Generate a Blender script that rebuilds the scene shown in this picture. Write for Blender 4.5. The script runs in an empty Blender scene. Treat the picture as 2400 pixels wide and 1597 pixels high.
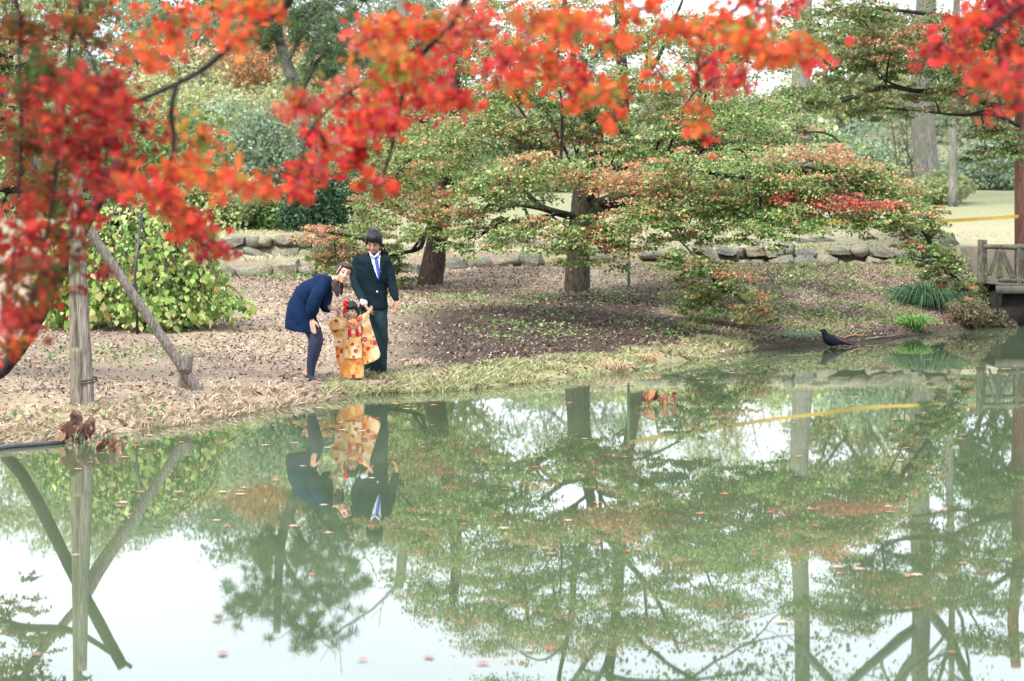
import bpy, bmesh, math, random
import numpy as np
from mathutils import Vector, Matrix
from mathutils.bvhtree import BVHTree

R = np.random.default_rng(7)
random.seed(7)
scene = bpy.context.scene
COL = scene.collection

# ------------------------------------------------------------------ camera
CAMZ = 1.96
FPX = 85.0 / 36.0 * 2400.0          # focal length in photo pixels
PITCH = math.atan2(298.5, FPX)      # horizon on photo row 500
cam_d = bpy.data.cameras.new('camera')
cam_d.lens = 85.0; cam_d.sensor_width = 36.0; cam_d.sensor_fit = 'HORIZONTAL'
cam_d.clip_start = 0.1; cam_d.clip_end = 2000.0
cam_d.dof.use_dof = True; cam_d.dof.focus_distance = 28.5; cam_d.dof.aperture_fstop = 3.2
cam = bpy.data.objects.new('camera', cam_d); COL.objects.link(cam)
cam.location = (0, 0, CAMZ); cam.rotation_euler = (math.pi / 2 - PITCH, 0, 0)
scene.camera = cam

# ------------------------------------------------------------------ sky + sun (bright overcast)
SUN_EL, SUN_AZ = math.radians(52), math.radians(215)      # azimuth clockwise from +Y
world = bpy.data.worlds.new('World'); scene.world = world; world.use_nodes = True
wn, wl = world.node_tree.nodes, world.node_tree.links
wn.clear()
sky = wn.new('ShaderNodeTexSky'); sky.sky_type = 'NISHITA'; sky.sun_disc = False
sky.sun_elevation = SUN_EL; sky.sun_rotation = SUN_AZ
sky.air_density = 1.0; sky.dust_density = 3.0; sky.ozone_density = 1.0
mixw = wn.new('ShaderNodeMix'); mixw.data_type = 'RGBA'; mixw.inputs[0].default_value = 0.8
mixw.inputs[7].default_value = (9.1, 9.6, 10.6, 1)          # even cloud sheet
wl.new(sky.outputs[0], mixw.inputs[6])
bg = wn.new('ShaderNodeBackground'); bg.inputs['Strength'].default_value = 0.058
wl.new(mixw.outputs[2], bg.inputs['Color'])
wo = wn.new('ShaderNodeOutputWorld'); wl.new(bg.outputs[0], wo.inputs['Surface'])
sun_d = bpy.data.lights.new('sun', 'SUN'); sun_d.energy = 1.5; sun_d.angle = math.radians(14)
sun_d.color = (1.0, 0.95, 0.87)
sun = bpy.data.objects.new('sun', sun_d); COL.objects.link(sun)
sd = Vector((math.sin(SUN_AZ) * math.cos(SUN_EL), math.cos(SUN_AZ) * math.cos(SUN_EL), math.sin(SUN_EL)))
sun.rotation_euler = sd.to_track_quat('Z', 'Y').to_euler(); sun.location = sd * 60

vs = scene.view_settings
vs.view_transform = 'Standard'; vs.look = 'None'; vs.gamma = 1.0; vs.use_curve_mapping = False
vs.exposure = 2.2
scene.cycles.use_denoising = True
scene.cycles.max_bounces = 6; scene.cycles.diffuse_bounces = 3; scene.cycles.glossy_bounces = 3
scene.cycles.transmission_bounces = 4; scene.cycles.transparent_max_bounces = 6
scene.cycles.sample_clamp_indirect = 8.0

# ------------------------------------------------------------------ helpers
CP, SP = math.cos(PITCH), math.sin(PITCH)
def ray(u, v):
    a, b = (u - 1200.0) / FPX, (798.5 - v) / FPX
    return Vector((a, CP + b * SP, -SP + b * CP))
def pix(u, v, d):
    """photo pixel -> world point whose depth (y) is d"""
    r = ray(u, v); return Vector((0, 0, CAMZ)) + r * (d / r.y)

WL = {}
def mesh_from(name, verts, faces, mats, smooth=True, origin=None):
    verts = np.asarray(verts, dtype=np.float64).reshape(-1, 3)
    if origin is None:
        origin = (verts.min(0) + verts.max(0)) / 2; origin[2] = verts[:, 2].min()
    origin = np.asarray(origin, dtype=float)
    me = bpy.data.meshes.new(name)
    me.from_pydata((verts - origin).tolist(), [], faces)
    for m in (mats if isinstance(mats, (list, tuple)) else [mats]): me.materials.append(m)
    if smooth: me.shade_smooth()
    return me, Vector(origin)

def link(me_or_none, name, loc, parent=None):
    o = bpy.data.objects.new(name, me_or_none)
    COL.objects.link(o)
    if parent is not None:
        o.parent = parent; o.location = Vector(loc) - WL[parent.name]
    else:
        o.location = loc
    WL[o.name] = Vector(loc)
    return o

def tag(o, label=None, cat=None, group=None, kind=None):
    if label: o['label'] = label
    if cat: o['category'] = cat
    if group: o['group'] = group
    if kind: o['kind'] = kind
    return o

def thing(name, label, cat, loc, group=None):
    o = link(None, name, Vector(loc)); o.empty_display_size = 0.2
    return tag(o, label, cat, group)

def part(name, verts, faces, mat, parent=None, smooth=True):
    me, org = mesh_from(name, verts, faces, mat, smooth)
    return link(me, name, org, parent)

class MB:
    def __init__(s): s.v, s.f = [], []
    def add(s, v, f):
        n = len(s.v); s.v.extend(v); s.f.extend([tuple(i + n for i in q) for q in f])
    def tube(s, pts, rad, sides=7, cap=True, wob=0.0):
        pts = [Vector(p) for p in pts]
        if not isinstance(rad, (list, tuple)):
            rad = [rad] * len(pts)
        elif len(rad) == 2 and len(pts) > 2:
            rad = [rad[0] + (rad[1] - rad[0]) * i / (len(pts) - 1) for i in range(len(pts))]
        n0 = len(s.v); ref = None
        for i, p in enumerate(pts):
            t = (pts[min(i + 1, len(pts) - 1)] - pts[max(i - 1, 0)])
            if t.length < 1e-9: t = Vector((0, 0, 1))
            t.normalize()
            if ref is None:
                ref = t.cross(Vector((0.31, 0.9, 0.2)))
                if ref.length < 1e-3: ref = t.cross(Vector((1, 0, 0)))
            ref = (ref - t * ref.dot(t)).normalized(); bi = t.cross(ref)
            for k in range(sides):
                a = 2 * math.pi * k / sides
                r = rad[i] * (1 + (random.uniform(-wob, wob) if wob else 0))
                s.v.append(p + (ref * math.cos(a) + bi * math.sin(a)) * r)
        for i in range(len(pts) - 1):
            for k in range(sides):
                a = n0 + i * sides + k; b = n0 + i * sides + (k + 1) % sides
                s.f.append((a, b, b + sides, a + sides))
        if cap:
            s.f.append(tuple(n0 + k for k in range(sides))[::-1])
            s.f.append(tuple(n0 + (len(pts) - 1) * sides + k for k in range(sides)))
    def box(s, c, h, rot=None):
        c = Vector(c); q = []
        for z in (-1, 1):
            for y in (-1, 1):
                for x in (-1, 1):
                    d = Vector((x * h[0], y * h[1], z * h[2]))
                    if rot is not None: d = rot @ d
                    q.append(c + d)
        s.add(q, [(0, 2, 3, 1), (4, 5, 7, 6), (0, 1, 5, 4), (2, 6, 7, 3), (0, 4, 6, 2), (1, 3, 7, 5)])
    def build(s, name, mat, parent=None, smooth=True):
        return part(name, [tuple(p) for p in s.v], s.f, mat, parent, smooth)

def spline(pts, n=6):
    """Catmull-Rom through points"""
    P = [Vector(p) for p in pts]; out = []
    for i in range(len(P) - 1):
        p0, p1, p2, p3 = P[max(i - 1, 0)], P[i], P[i + 1], P[min(i + 2, len(P) - 1)]
        for k in range(n):
            t = k / n
            out.append(0.5 * ((2 * p1) + (p2 - p0) * t + (2 * p0 - 5 * p1 + 4 * p2 - p3) * t * t + (3 * p1 - p0 - 3 * p2 + p3) * t ** 3))
    out.append(P[-1]); return out

# numpy value noise
_LAT = np.random.default_rng(3).random((256, 256))
def vnoise(x, y):
    x = np.asarray(x, float); y = np.asarray(y, float)
    xi, yi = np.floor(x).astype(int), np.floor(y).astype(int)
    fx, fy = x - xi, y - yi
    fx = fx * fx * (3 - 2 * fx); fy = fy * fy * (3 - 2 * fy)
    g = lambda a, b: _LAT[a % 256, b % 256]
    return (g(xi, yi) * (1 - fx) + g(xi + 1, yi) * fx) * (1 - fy) + (g(xi, yi + 1) * (1 - fx) + g(xi + 1, yi + 1) * fx) * fy
def fbm(x, y, o=4):
    s, a, t = 0, 1.0, 0
    for i in range(o):
        s = s + a * vnoise(x * 2 ** i + 17 * i, y * 2 ** i + 31 * i); t += a; a *= 0.5
    return s / t
def sstep(a, b, x):
    t = np.clip((np.asarray(x, float) - a) / (b - a), 0, 1); return t * t * (3 - 2 * t)

# ------------------------------------------------------------------ materials
def nmat(name):
    m = bpy.data.materials.new(name); m.use_nodes = True
    nt = m.node_tree; nt.nodes.clear()
    o = nt.nodes.new('ShaderNodeOutputMaterial')
    return m, nt, o
def principled(nt, out, rough=0.6, spec=0.4):
    p = nt.nodes.new('ShaderNodeBsdfPrincipled')
    p.inputs['Roughness'].default_value = rough
    p.inputs['Specular IOR Level'].default_value = spec
    nt.links.new(p.outputs[0], out.inputs['Surface']); return p
def ramp(nt, fac, stops):
    r = nt.nodes.new('ShaderNodeValToRGB')
    e = r.color_ramp.elements
    while len(e) < len(stops): e.new(0.5)
    for i, (p, c) in enumerate(stops):
        e[i].position = p; e[i].color = (*c, 1)
    nt.links.new(fac, r.inputs[0]); return r.outputs[0]
def noise(nt, scale, detail=4, vec=None, rough=0.55, dist=0.0):
    n = nt.nodes.new('ShaderNodeTexNoise'); n.inputs['Scale'].default_value = scale
    n.inputs['Detail'].default_value = detail; n.inputs['Roughness'].default_value = rough
    n.inputs['Distortion'].default_value = dist
    if vec is not None: nt.links.new(vec, n.inputs['Vector'])
    return n.outputs[0]
def coords(nt, kind='Object', scale=None):
    tc = nt.nodes.new('ShaderNodeTexCoord')
    if scale is None: return tc.outputs[kind]
    mp = nt.nodes.new('ShaderNodeMapping'); mp.inputs['Scale'].default_value = scale
    nt.links.new(tc.outputs[kind], mp.inputs['Vector']); return mp.outputs[0]
def bump(nt, h, p, strength=0.4, dist=0.02):
    b = nt.nodes.new('ShaderNodeBump'); b.inputs['Strength'].default_value = strength; b.inputs['Distance'].default_value = dist
    nt.links.new(h, b.inputs['Height']); nt.links.new(b.outputs[0], p.inputs['Normal'])
def mixc(nt, fac, a, b, blend='MIX'):
    m = nt.nodes.new('ShaderNodeMix'); m.data_type = 'RGBA'; m.blend_type = blend
    for sock, val in ((m.inputs[0], fac), (m.inputs[6], a), (m.inputs[7], b)):
        if isinstance(val, (int, float)): sock.default_value = val
        elif isinstance(val, tuple): sock.default_value = (*val, 1)
        else: nt.links.new(val, sock)
    return m.outputs[2]

def leaf_mat(name, trans=0.35, rough=0.5, tr_tint=(1, 1, 1)):
    m, nt, o = nmat(name)
    at = nt.nodes.new('ShaderNodeAttribute'); at.attribute_name = 'tint'
    p = nt.nodes.new('ShaderNodeBsdfPrincipled'); p.inputs['Roughness'].default_value = rough
    p.inputs['Specular IOR Level'].default_value = 0.35
    nt.links.new(at.outputs['Color'], p.inputs['Base Color'])
    t = nt.nodes.new('ShaderNodeBsdfTranslucent')
    g = nt.nodes.new('ShaderNodeGamma'); g.inputs[1].default_value = 0.85
    nt.links.new(at.outputs['Color'], g.inputs[0]); nt.links.new(g.outputs[0], t.inputs['Color'])
    mx = nt.nodes.new('ShaderNodeMixShader'); mx.inputs[0].default_value = trans
    nt.links.new(p.outputs[0], mx.inputs[1]); nt.links.new(t.outputs[0], mx.inputs[2])
    nt.links.new(mx.outputs[0], o.inputs['Surface']); return m
M_LEAF = leaf_mat('leaf', 0.45, 0.40); M_FORE = leaf_mat('maple_leaf_near', 0.6, 0.7)
M_GRASS = leaf_mat('grass_blade', 0.25, 0.6)
M_DRY = leaf_mat('dry_leaf', 0.08, 0.75)

def bark_mat(name, c1, c2, sc=(9, 9, 2.2), moss=None, bs=0.7):
    m, nt, o = nmat(name); p = principled(nt, o, 0.85, 0.2)
    co = coords(nt, 'Object', sc)
    n = noise(nt, 4.0, 6, co, 0.65, 0.6)
    c = ramp(nt, n, [(0.36, c1), (0.66, c2)])
    if moss:
        f = ramp(nt, noise(nt, 1.6, 3, coords(nt)), [(0.45, (0, 0, 0)), (0.65, (0.75, 0.75, 0.75))])
        c = mixc(nt, f, c, moss)
    nt.links.new(c, p.inputs['Base Color']); bump(nt, n, p, bs, 0.03); return m
M_BARK = bark_mat('maple_bark', (0.022, 0.018, 0.013), (0.12, 0.10, 0.075), moss=(0.05, 0.06, 0.03))
M_BARK_R = bark_mat('rough_brown_bark', (0.016, 0.011, 0.009), (0.12, 0.088, 0.07), (14, 14, 1.6), bs=1.0)
M_BARK_D = bark_mat('dark_limb_bark', (0.010, 0.008, 0.007), (0.042, 0.034, 0.028))
M_BARK_G = bark_mat('grey_bark', (0.10, 0.095, 0.08), (0.27, 0.255, 0.23), (5, 5, 1.2), moss=(.14, .15, .10))
M_BARK_RED = bark_mat('red_brown_bark', (0.10, 0.045, 0.03), (0.26, 0.13, 0.10), (10, 10, 0.7))
M_TWIG = bark_mat('twig', (0.05, 0.04, 0.03), (0.14, 0.11, 0.085))
M_POLE = bark_mat('weathered_log', (0.09, 0.07, 0.055), (0.40, 0.36, 0.32), (22, 22, 1.1), bs=1.0)
M_POST = bark_mat('weathered_post', (0.10, 0.085, 0.06), (0.27, 0.24, 0.19), (12, 12, 1.2), moss=(0.15, 0.15, 0.09))
M_RAIL = bark_mat('grey_rail_wood', (0.035, 0.033, 0.024), (0.16, 0.15, 0.115), (10, 10, 2.0))

def stone_mat():
    m, nt, o = nmat('wall_stone'); p = principled(nt, o, 0.85, 0.25)
    oi = nt.nodes.new('ShaderNodeObjectInfo')
    n = noise(nt, 5.0, 6, coords(nt), 0.65)
    base = ramp(nt, n, [(0.3, (0.05, 0.05, 0.04)), (0.52, (0.19, 0.185, 0.155)), (0.75, (0.38, 0.36, 0.31))])
    warm = ramp(nt, oi.outputs['Random'], [(0.0, (0.75, 0.8, 0.85)), (0.5, (1.0, 0.98, 0.9)), (1.0, (1.15, 1.0, 0.82))])
    c = mixc(nt, 1.0, base, warm, 'MULTIPLY')
    mo = ramp(nt, noise(nt, 2.2, 3, coords(nt)), [(0.5, (0, 0, 0)), (0.7, (0.6, 0.6, 0.6))])
    c = mixc(nt, mo, c, (0.15, 0.17, 0.08))
    nt.links.new(c, p.inputs['Base Color']); bump(nt, n, p, 0.6, 0.03); return m
M_STONE = stone_mat()

def plain(name, col, rough=0.6, spec=0.4, var=0.15, sc=20.0, bs=0.15, metallic=0.0):
    m, nt, o = nmat(name); p = principled(nt, o, rough, spec); p.inputs['Metallic'].default_value = metallic
    n = noise(nt, sc, 4, coords(nt))
    c = ramp(nt, n, [(0.3, tuple(x * (1 - var) for x in col)), (0.7, tuple(min(1, x * (1 + var)) for x in col))])
    nt.links.new(c, p.inputs['Base Color']); bump(nt, n, p, bs, 0.01); return m

def ground_mat():
    m, nt, o = nmat('bank_ground'); p = principled(nt, o, 0.9, 0.15)
    at = nt.nodes.new('ShaderNodeAttribute'); at.attribute_name = 'tint'
    co = coords(nt, 'Object')
    n1 = noise(nt, 14.0, 5, co, 0.7); n2 = noise(nt, 60.0, 3, co, 0.6)
    k = ramp(nt, n1, [(0.25, (0.55, 0.5, 0.48)), (0.55, (1.0, 1.0, 1.0)), (0.8, (1.3, 1.27, 1.2))])
    k2 = ramp(nt, n2, [(0.3, (0.7, 0.68, 0.66)), (0.6, (1.1, 1.1, 1.1))])
    c = mixc(nt, 1.0, at.outputs['Color'], k, 'MULTIPLY'); c = mixc(nt, 1.0, c, k2, 'MULTIPLY')
    nt.links.new(c, p.inputs['Base Color']); bump(nt, n1, p, 0.7, 0.04); return m
M_GROUND = ground_mat()

def water_mat():
    m, nt, o = nmat('pond_water'); p = principled(nt, o, 0.015, 0.5)
    p.inputs['IOR'].default_value = 1.42
    co = coords(nt, 'Object')
    n0 = noise(nt, 0.35, 3, co)
    c = ramp(nt, n0, [(0.35, (0.06, 0.088, 0.048)), (0.7, (0.088, 0.118, 0.066))])
    nt.links.new(c, p.inputs['Base Color'])
    n = noise(nt, 1.6, 2, coords(nt, 'Object', (1.0, 0.6, 1.0)))
    bump(nt, n, p, 0.012, 0.02); return m
M_WATER = water_mat()

# ------------------------------------------------------------------ terrain
SHX = np.array([-60, -30, -14, -8, -5.2, -4.28, -3.84, -3.06, -2.51, -2.17, -1.6, -.56, .5, 1.31, 2.24, 3.31, 4.37, 5.6, 6.53, 7.5, 8.3, 9.3, 14, 30, 60.])
SHY = np.array([9, 11, 16, 18.6, 19.8, 20.2, 20.7, 22.2, 23.7, 24.6, 25.95, 26.6, 28.3, 29.6, 31.7, 34.1, 35.4, 37.0, 38.8, 40.2, 42.3, 46.6, 48, 40, 20.])
WAX = np.array([-60, -6, -3, -.7, 2, 4, 8.6, 9.6, 60.]); WAY = np.array([43, 43, 43.3, 44.5, 45.2, 46.2, 46.4, 50.5, 51.])
WAZ = np.array([.85, .85, .85, .98, 1.0, 1.0, 1.0, 1.0, 1.0])
def shore(x): return np.interp(x, SHX, SHY)
def wally(x): return np.interp(x, WAX, WAY)
def wallz(x): return np.interp(x, WAX, WAZ)
def ground_z(x, y, detail=True):
    x = np.asarray(x, float); y = np.asarray(y, float)
    ys = shore(x) + 0.35 * (fbm(x * 0.9, y * 0 + 3.3, 3) - 0.5); yw = wally(x); zw = wallz(x)
    t = (y - ys) / (yw - ys)
    z = np.where(t > 0, zw * t + 0.05 * sstep(0, 0.03, t) * (1 - np.clip(t, 0, 1)), np.maximum(-0.6, (y - ys) * 0.12))
    low = y - yw
    up = zw + 0.24 * sstep(0.05, 0.3, low) + 0.20 * sstep(1.9, 2.2, low) + 0.045 * np.clip(low, 0, 40) + 0.055 * np.clip(low - 40, 0, 400)
    z = np.where(low > 0, up, z)
    near = 0.05 + 0.07 * np.clip(7 - y, 0, 5)
    z = np.where(y < 8.0, np.maximum(z, near * sstep(8.0, 7.0, y) + z * (1 - sstep(8.0, 7.0, y))), z)
    if detail:
        land = sstep(0, 1.5, y - ys)
        z = z + land * (0.10 * (fbm(x * 0.5, y * 0.5, 3) - 0.5) + 0.04 * (fbm(x * 2.3 + 9, y * 2.3, 3) - 0.5))
        z = z + sstep(86, 120, y) * 3.0 * (fbm(x * 0.05 + 3, y * 0.03, 3) - 0.5)
    return z
def gz(x, y): return float(ground_z(np.array([x]), np.array([y]))[0])
def onground(u, v, lo=12.0, hi=140.0):
    """photo pixel -> where its ray first meets the terrain"""
    r = ray(u, v); ds = np.linspace(lo, hi, 3000)
    X = r.x / r.y * ds; Z = CAMZ + r.z / r.y * ds
    G = np.maximum(ground_z(X, ds), 0)
    i = np.argmax(Z <= G)
    return Vector((X[i], ds[i], G[i]))

def mud_mask(x, y):
    q = y - shore(x); n = fbm(x * 0.8, y * 0.5, 4)
    a = sstep(-2.0, -.8, x) * sstep(8.0, 4.5, x) * sstep(1.0, 2.0, q) * sstep(11.5, 8.5, q) * sstep(.20, .38, n + .10 * (fbm(x * 3, y * 2.2, 3) - .5))
    b = sstep(2.6, 3.8, x) * sstep(1.8, .5, q)
    return np.maximum(a, b * .9)
def ground_tint(x, y):
    n = fbm(x * 0.8, y * 0.5, 4); n2 = fbm(x * 2.1 + 40, y * 1.4, 4)
    C = lambda *c: np.array(c)[None, :]
    base = C(.32, .255, .195) * (0.75 + 0.5 * n2[:, None])
    straw = C(.46, .38, .26); green = C(.22, .27, .10); mud = C(.06, .042, .032); pale = C(.43, .41, .27)
    ys = shore(x); yw = wally(x); q = y - ys
    def bl(c, f):
        nonlocal base; f = np.clip(f, 0, 1)[:, None]; base = base * (1 - f) + c * f
    bl(straw, sstep(0.45, 0.6, n) * 0.7)
    bl(green, sstep(0.47, 0.62, n2) * (0.30 + 0.55 * sstep(2.5, 4.5, x)) * sstep(-2.5, 0, x))
    bl(mud, mud_mask(x, y) * .95)
    bl(C(.34, .34, .17), sstep(-1.8, -.6, x) * sstep(3.4, 2.2, x) * sstep(1.9, .9, q) * 0.85)
    bl(mud * 0.8, sstep(0.12, -0.02, q))
    bl(pale, sstep(0.3, 1.2, y - yw) * 0.85)
    bl(C(.27, .31, .15), sstep(3, 14, y - yw) * 0.6)
    bl(C(.20, .19, .12), sstep(88, 105, y) * 0.7)
    return base * np.where((y < yw + .3)[:, None], .74, .74)

def grid_axis(segs):
    out = [segs[0][0]]
    for a, b, st in segs: out += list(np.linspace(a, b, max(2, int(round((b - a) / st)) + 1))[1:])
    return np.array(out)
gx = grid_axis([(-260, -60, 20), (-60, -16, 2.2), (-16, -8, .5), (-8, 11, .13), (11, 16, .5), (16, 60, 2.2), (60, 260, 20)])
gy = grid_axis([(-6, 17, 1.0), (17, 20, .3), (20, 48, .13), (48, 60, .4), (60, 140, 2.0), (140, 420, 20)])
GX, GY = np.meshgrid(gx, gy); fx_, fy_ = GX.ravel(), GY.ravel()
GV = np.stack([fx_, fy_, ground_z(fx_, fy_)], 1)
nx, ny = len(gx), len(gy)
ii = (np.arange(ny - 1)[:, None] * nx + np.arange(nx - 1)[None, :]).ravel()
GF = np.stack([ii, ii + 1, ii + 1 + nx, ii + nx], 1)

def fast_mesh(name, V, F, mat, tint=None, dom='FACE', smooth=False):
    """V (n,3), F (m,k) numpy -> mesh with an optional colour attribute"""
    me = bpy.data.meshes.new(name); m, k = F.shape
    me.vertices.add(len(V)); me.vertices.foreach_set('co', np.ascontiguousarray(V, dtype=np.float32).ravel())
    me.loops.add(m * k); me.loops.foreach_set('vertex_index', F.astype(np.int32).ravel())
    me.polygons.add(m); me.polygons.foreach_set('loop_start', np.arange(0, m * k, k, dtype=np.int32))
    me.update(calc_edges=True)
    if tint is not None:
        a = me.attributes.new('tint', 'FLOAT_COLOR', dom)
        c = np.ones((len(tint), 4), np.float32); c[:, :3] = tint
        a.data.foreach_set('color', c.ravel())
    if smooth: me.shade_smooth()
    me.materials.append(mat); return me

tag(link(fast_mesh('ground', GV, GF, M_GROUND, ground_tint(fx_, fy_), 'POINT', True), 'ground', (0, 0, 0)), kind='structure')
wv = np.array([[-70, 3, 0], [70, 3, 0], [70, 52, 0], [-70, 52, 0]], float)
tag(link(fast_mesh('pond_water', wv, np.array([[0, 1, 2, 3]]), M_WATER), 'pond_water', (0, 0, 0)), kind='structure')

# ------------------------------------------------------------------ foliage
SH_MAPLE = np.array([(0, -.42, 0), (.54, -.04, -.06), (.17, .12, .03), (0, .58, -.05), (-.17, .12, .03), (-.54, -.04, -.06)])
SH_STAR = np.array([(0, -.35, 0), (.16, -.16, .02), (.42, -.30, -.05), (.24, -.02, .03), (.56, .12, -.07), (.22, .14, .03), (.34, .46, -.06), (.12, .26, .03),
                    (0, .66, -.07), (-.12, .26, .03), (-.34, .46, -.06), (-.22, .14, .03), (-.56, .12, -.07), (-.24, -.02, .03), (-.42, -.30, -.05), (-.16, -.16, .02)])
SH_KITE = np.array([(0, -.45, 0), (.36, -.02, .05), (0, .55, -.05), (-.36, -.02, .05)])
SH_OVAL = np.array([(0, -.5, 0), (.2, 0, .05), (0, .5, -.04), (-.2, 0, .05)])
SH_WIDE = np.array([(0, -.5, 0), (.34, -.05, .06), (0, .5, -.05), (-.34, -.05, .06)])
SH_HEART = np.array([(0, -.36, .03), (.24, -.5, .0), (.46, -.28, -.05), (.4, .05, -.03), (0, .56, -.1), (-.4, .05, -.03), (-.46, -.28, -.05), (-.24, -.5, .0)])
SH_LITTER = np.array([(0, -.5, .05), (.17, 0, -.02), (0, .5, .08), (-.17, 0, .0)])

def unit(a): return a / np.maximum(np.linalg.norm(a, axis=1, keepdims=True), 1e-9)
def leaf_verts(P, N, size, shape, T=None):
    n = len(P); N = unit(N)
    if T is None: T = R.normal(size=(n, 3))
    T = unit(T - N * (T * N).sum(1, keepdims=True)); B = np.cross(N, T)
    S = np.asarray(size, float).reshape(-1, 1, 1) * np.ones((n, 1, 1))
    return (P[:, None, :] + S * (shape[None, :, 0:1] * B[:, None] + shape[None, :, 1:2] * T[:, None] + shape[None, :, 2:3] * N[:, None])).reshape(-1, 3)
def leaf_part(name, P, N, size, shape, tint, mat, parent=None, kind='stuff', T=None):
    V = leaf_verts(P, N, size, shape, T); k = len(shape)
    F = np.arange(len(P) * k).reshape(-1, k)
    org = np.array([P[:, 0].mean(), P[:, 1].mean(), P[:, 2].min()])
    o = link(fast_mesh(name, V - org, F, mat, np.clip(tint, 0.004, 0.95)), name, org, parent)
    if kind: o['kind'] = kind
    return o

def jitter(cols, n, var=0.25):
    """random picks from weighted linear colours with brightness jitter"""
    w = np.array([c[3] if len(c) > 3 else 1.0 for c in cols]); A = np.array([c[:3] for c in cols])
    i = R.choice(len(cols), n, p=w / w.sum())
    return A[i] * np.exp(R.normal(0, var, (n, 1)))

def shell_leaves(lumps, n, shell=(0.6, 1.05), up=0.4, rnd=0.7):
    """points spread over the outer part of ellipsoid lumps [(centre, radii)]"""
    vol = np.array([(l[1][0] * l[1][1] + l[1][1] * l[1][2] + l[1][0] * l[1][2]) for l in lumps]); pk = R.choice(len(lumps), n, p=vol / vol.sum())
    C = np.array([tuple(l[0]) for l in lumps])[pk]; S = np.array([l[1] for l in lumps])[pk]
    D = unit(R.normal(size=(n, 3)))
    r = shell[0] + (shell[1] - shell[0]) * R.random((n, 1)) ** 0.6
    P = C + D * r * S
    N = unit(D / S) + R.normal(0, rnd, (n, 3)) + np.array([0, 0, up])
    return P, N, pk

def grow(mb, p, d, length, r, depth, tips, bend=0.25, split=2, sides=6, up=0.1, shrink=0.68):
    """recursive limbs; tips gathers end points"""
    pts = [Vector(p)]; d = Vector(d).normalized(); n = 4
    for i in range(n):
        d = (d + Vector((random.gauss(0, bend), random.gauss(0, bend), random.gauss(0, bend) + up)) * 0.5).normalized()
        pts.append(pts[-1] + d * length / n)
    mb.tube(pts, (r, r * shrink), sides, cap=(depth == 0))
    if depth == 0:
        tips.append((pts[-1], d)); return
    for k in range(split):
        a = random.uniform(0, 2 * math.pi); s = random.uniform(0.5, 0.95)
        o = Vector((math.cos(a), math.sin(a), random.uniform(-.25, .5)))
        nd = (d * (1 - s * 0.55) + o * s * 0.75).normalized()
        grow(mb, pts[-1], nd, length * random.uniform(.6, .85), r * shrink * .82, depth - 1, tips, bend, split, max(4, sides - 1), up, shrink)
    if depth >= 1 and split > 1:
        q = pts[2]; a = random.uniform(0, 2 * math.pi)
        grow(mb, q, Vector((math.cos(a), math.sin(a), .35)), length * .6, r * .45, max(depth - 2, 0), tips, bend, split, 4, up, shrink)

def broad_tree(name, label, base, height, r, cols, leaf=0.1, n=16000, spread=1.0, trunk_frac=0.4, bark=None, group=None, lean=(0, 0), shape=SH_WIDE, clump=0.9, depth=3, cat='tree', flat=0.75):
    base = Vector((base[0], base[1], gz(base[0], base[1]) - 0.1))
    t = thing(name, label, cat, base, group)
    mb, tips = MB(), []
    th = height * trunk_frac
    p0 = base; top = base + Vector((lean[0] * th, lean[1] * th, th))
    tr = spline([p0, p0.lerp(top, .35) + Vector((random.gauss(0, .03), random.gauss(0, .03), 0)) * height * .3, p0.lerp(top, .7), top], 4)
    mb.tube(tr, [r * (1.35 if i == 0 else 1.1 - .4 * i / len(tr)) for i in range(len(tr))], 10)
    L = (height - th) * .42
    for k in range(4):
        a = 2 * math.pi * (k + random.random() * .6) / 4
        grow(mb, top - Vector((0, 0, th * .08 * k)), Vector((math.cos(a) * spread, math.sin(a) * spread, 1.0)), L, r * .5, depth - 1, tips, .3, 2)
    grow(mb, top, Vector((lean[0], lean[1], 1)), L, r * .6, depth - 1, tips, .25, 2)
    mb.build('trunk', bark or M_BARK_G, t)
    lumps = [(p + Vector((0, 0, clump * .15)), (clump * random.uniform(.7, 1.3), clump * random.uniform(.7, 1.3), clump * flat * random.uniform(.6, 1.1))) for p, d in tips]
    P, N, pk = shell_leaves(lumps, n, (0.25, 1.1))
    cl = jitter(cols, n, .22) * np.exp(R.normal(0, .22, len(lumps)))[pk][:, None]
    leaf_part('crown', P, N, leaf * np.exp(R.normal(0, .25, n)), shape, cl, M_LEAF, t)
    return t

def shrub(name, label, centre, size, cols, leaf=0.08, n=9000, lumpn=14, group=None, shape=SH_WIDE, stems=6, cat='shrub', M=None):
    cx, cy = centre; base = Vector((cx, cy, gz(cx, cy) - 0.05))
    t = thing(name, label, cat, base, group); mb = MB(); lumps = []
    for i in range(lumpn):
        a = random.uniform(0, 6.283); q = math.sqrt(random.random()) * .72
        h = random.uniform(.15, .78) * (1 - q * .45)
        c = base + Vector((math.cos(a) * q * size[0], math.sin(a) * q * size[1], h * size[2]))
        s = random.uniform(.28, .5)
        lumps.append((c, (size[0] * s, size[1] * s, size[2] * s * .75)))
        if i < stems: mb.tube([base + Vector((random.gauss(0, .08), random.gauss(0, .08), 0)), base.lerp(c, .5) + Vector((0, 0, .1 * size[2])), c], (.03, .008), 5)
    mb.build('stem', M_TWIG, t)
    P, N, pk = shell_leaves(lumps, n, (.55, 1.08))
    keep = P[:, 2] > ground_z(P[:, 0], P[:, 1]) + .02
    P, N, pk = P[keep], N[keep], pk[keep]; n = len(P)
    cl = jitter(cols, n, .22) * np.exp(R.normal(0, .22, len(lumps)))[pk][:, None]
    leaf_part('foliage', P, N, leaf * np.exp(R.normal(0, .25, n)), shape, cl, M or M_LEAF, t)
    return t

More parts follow.
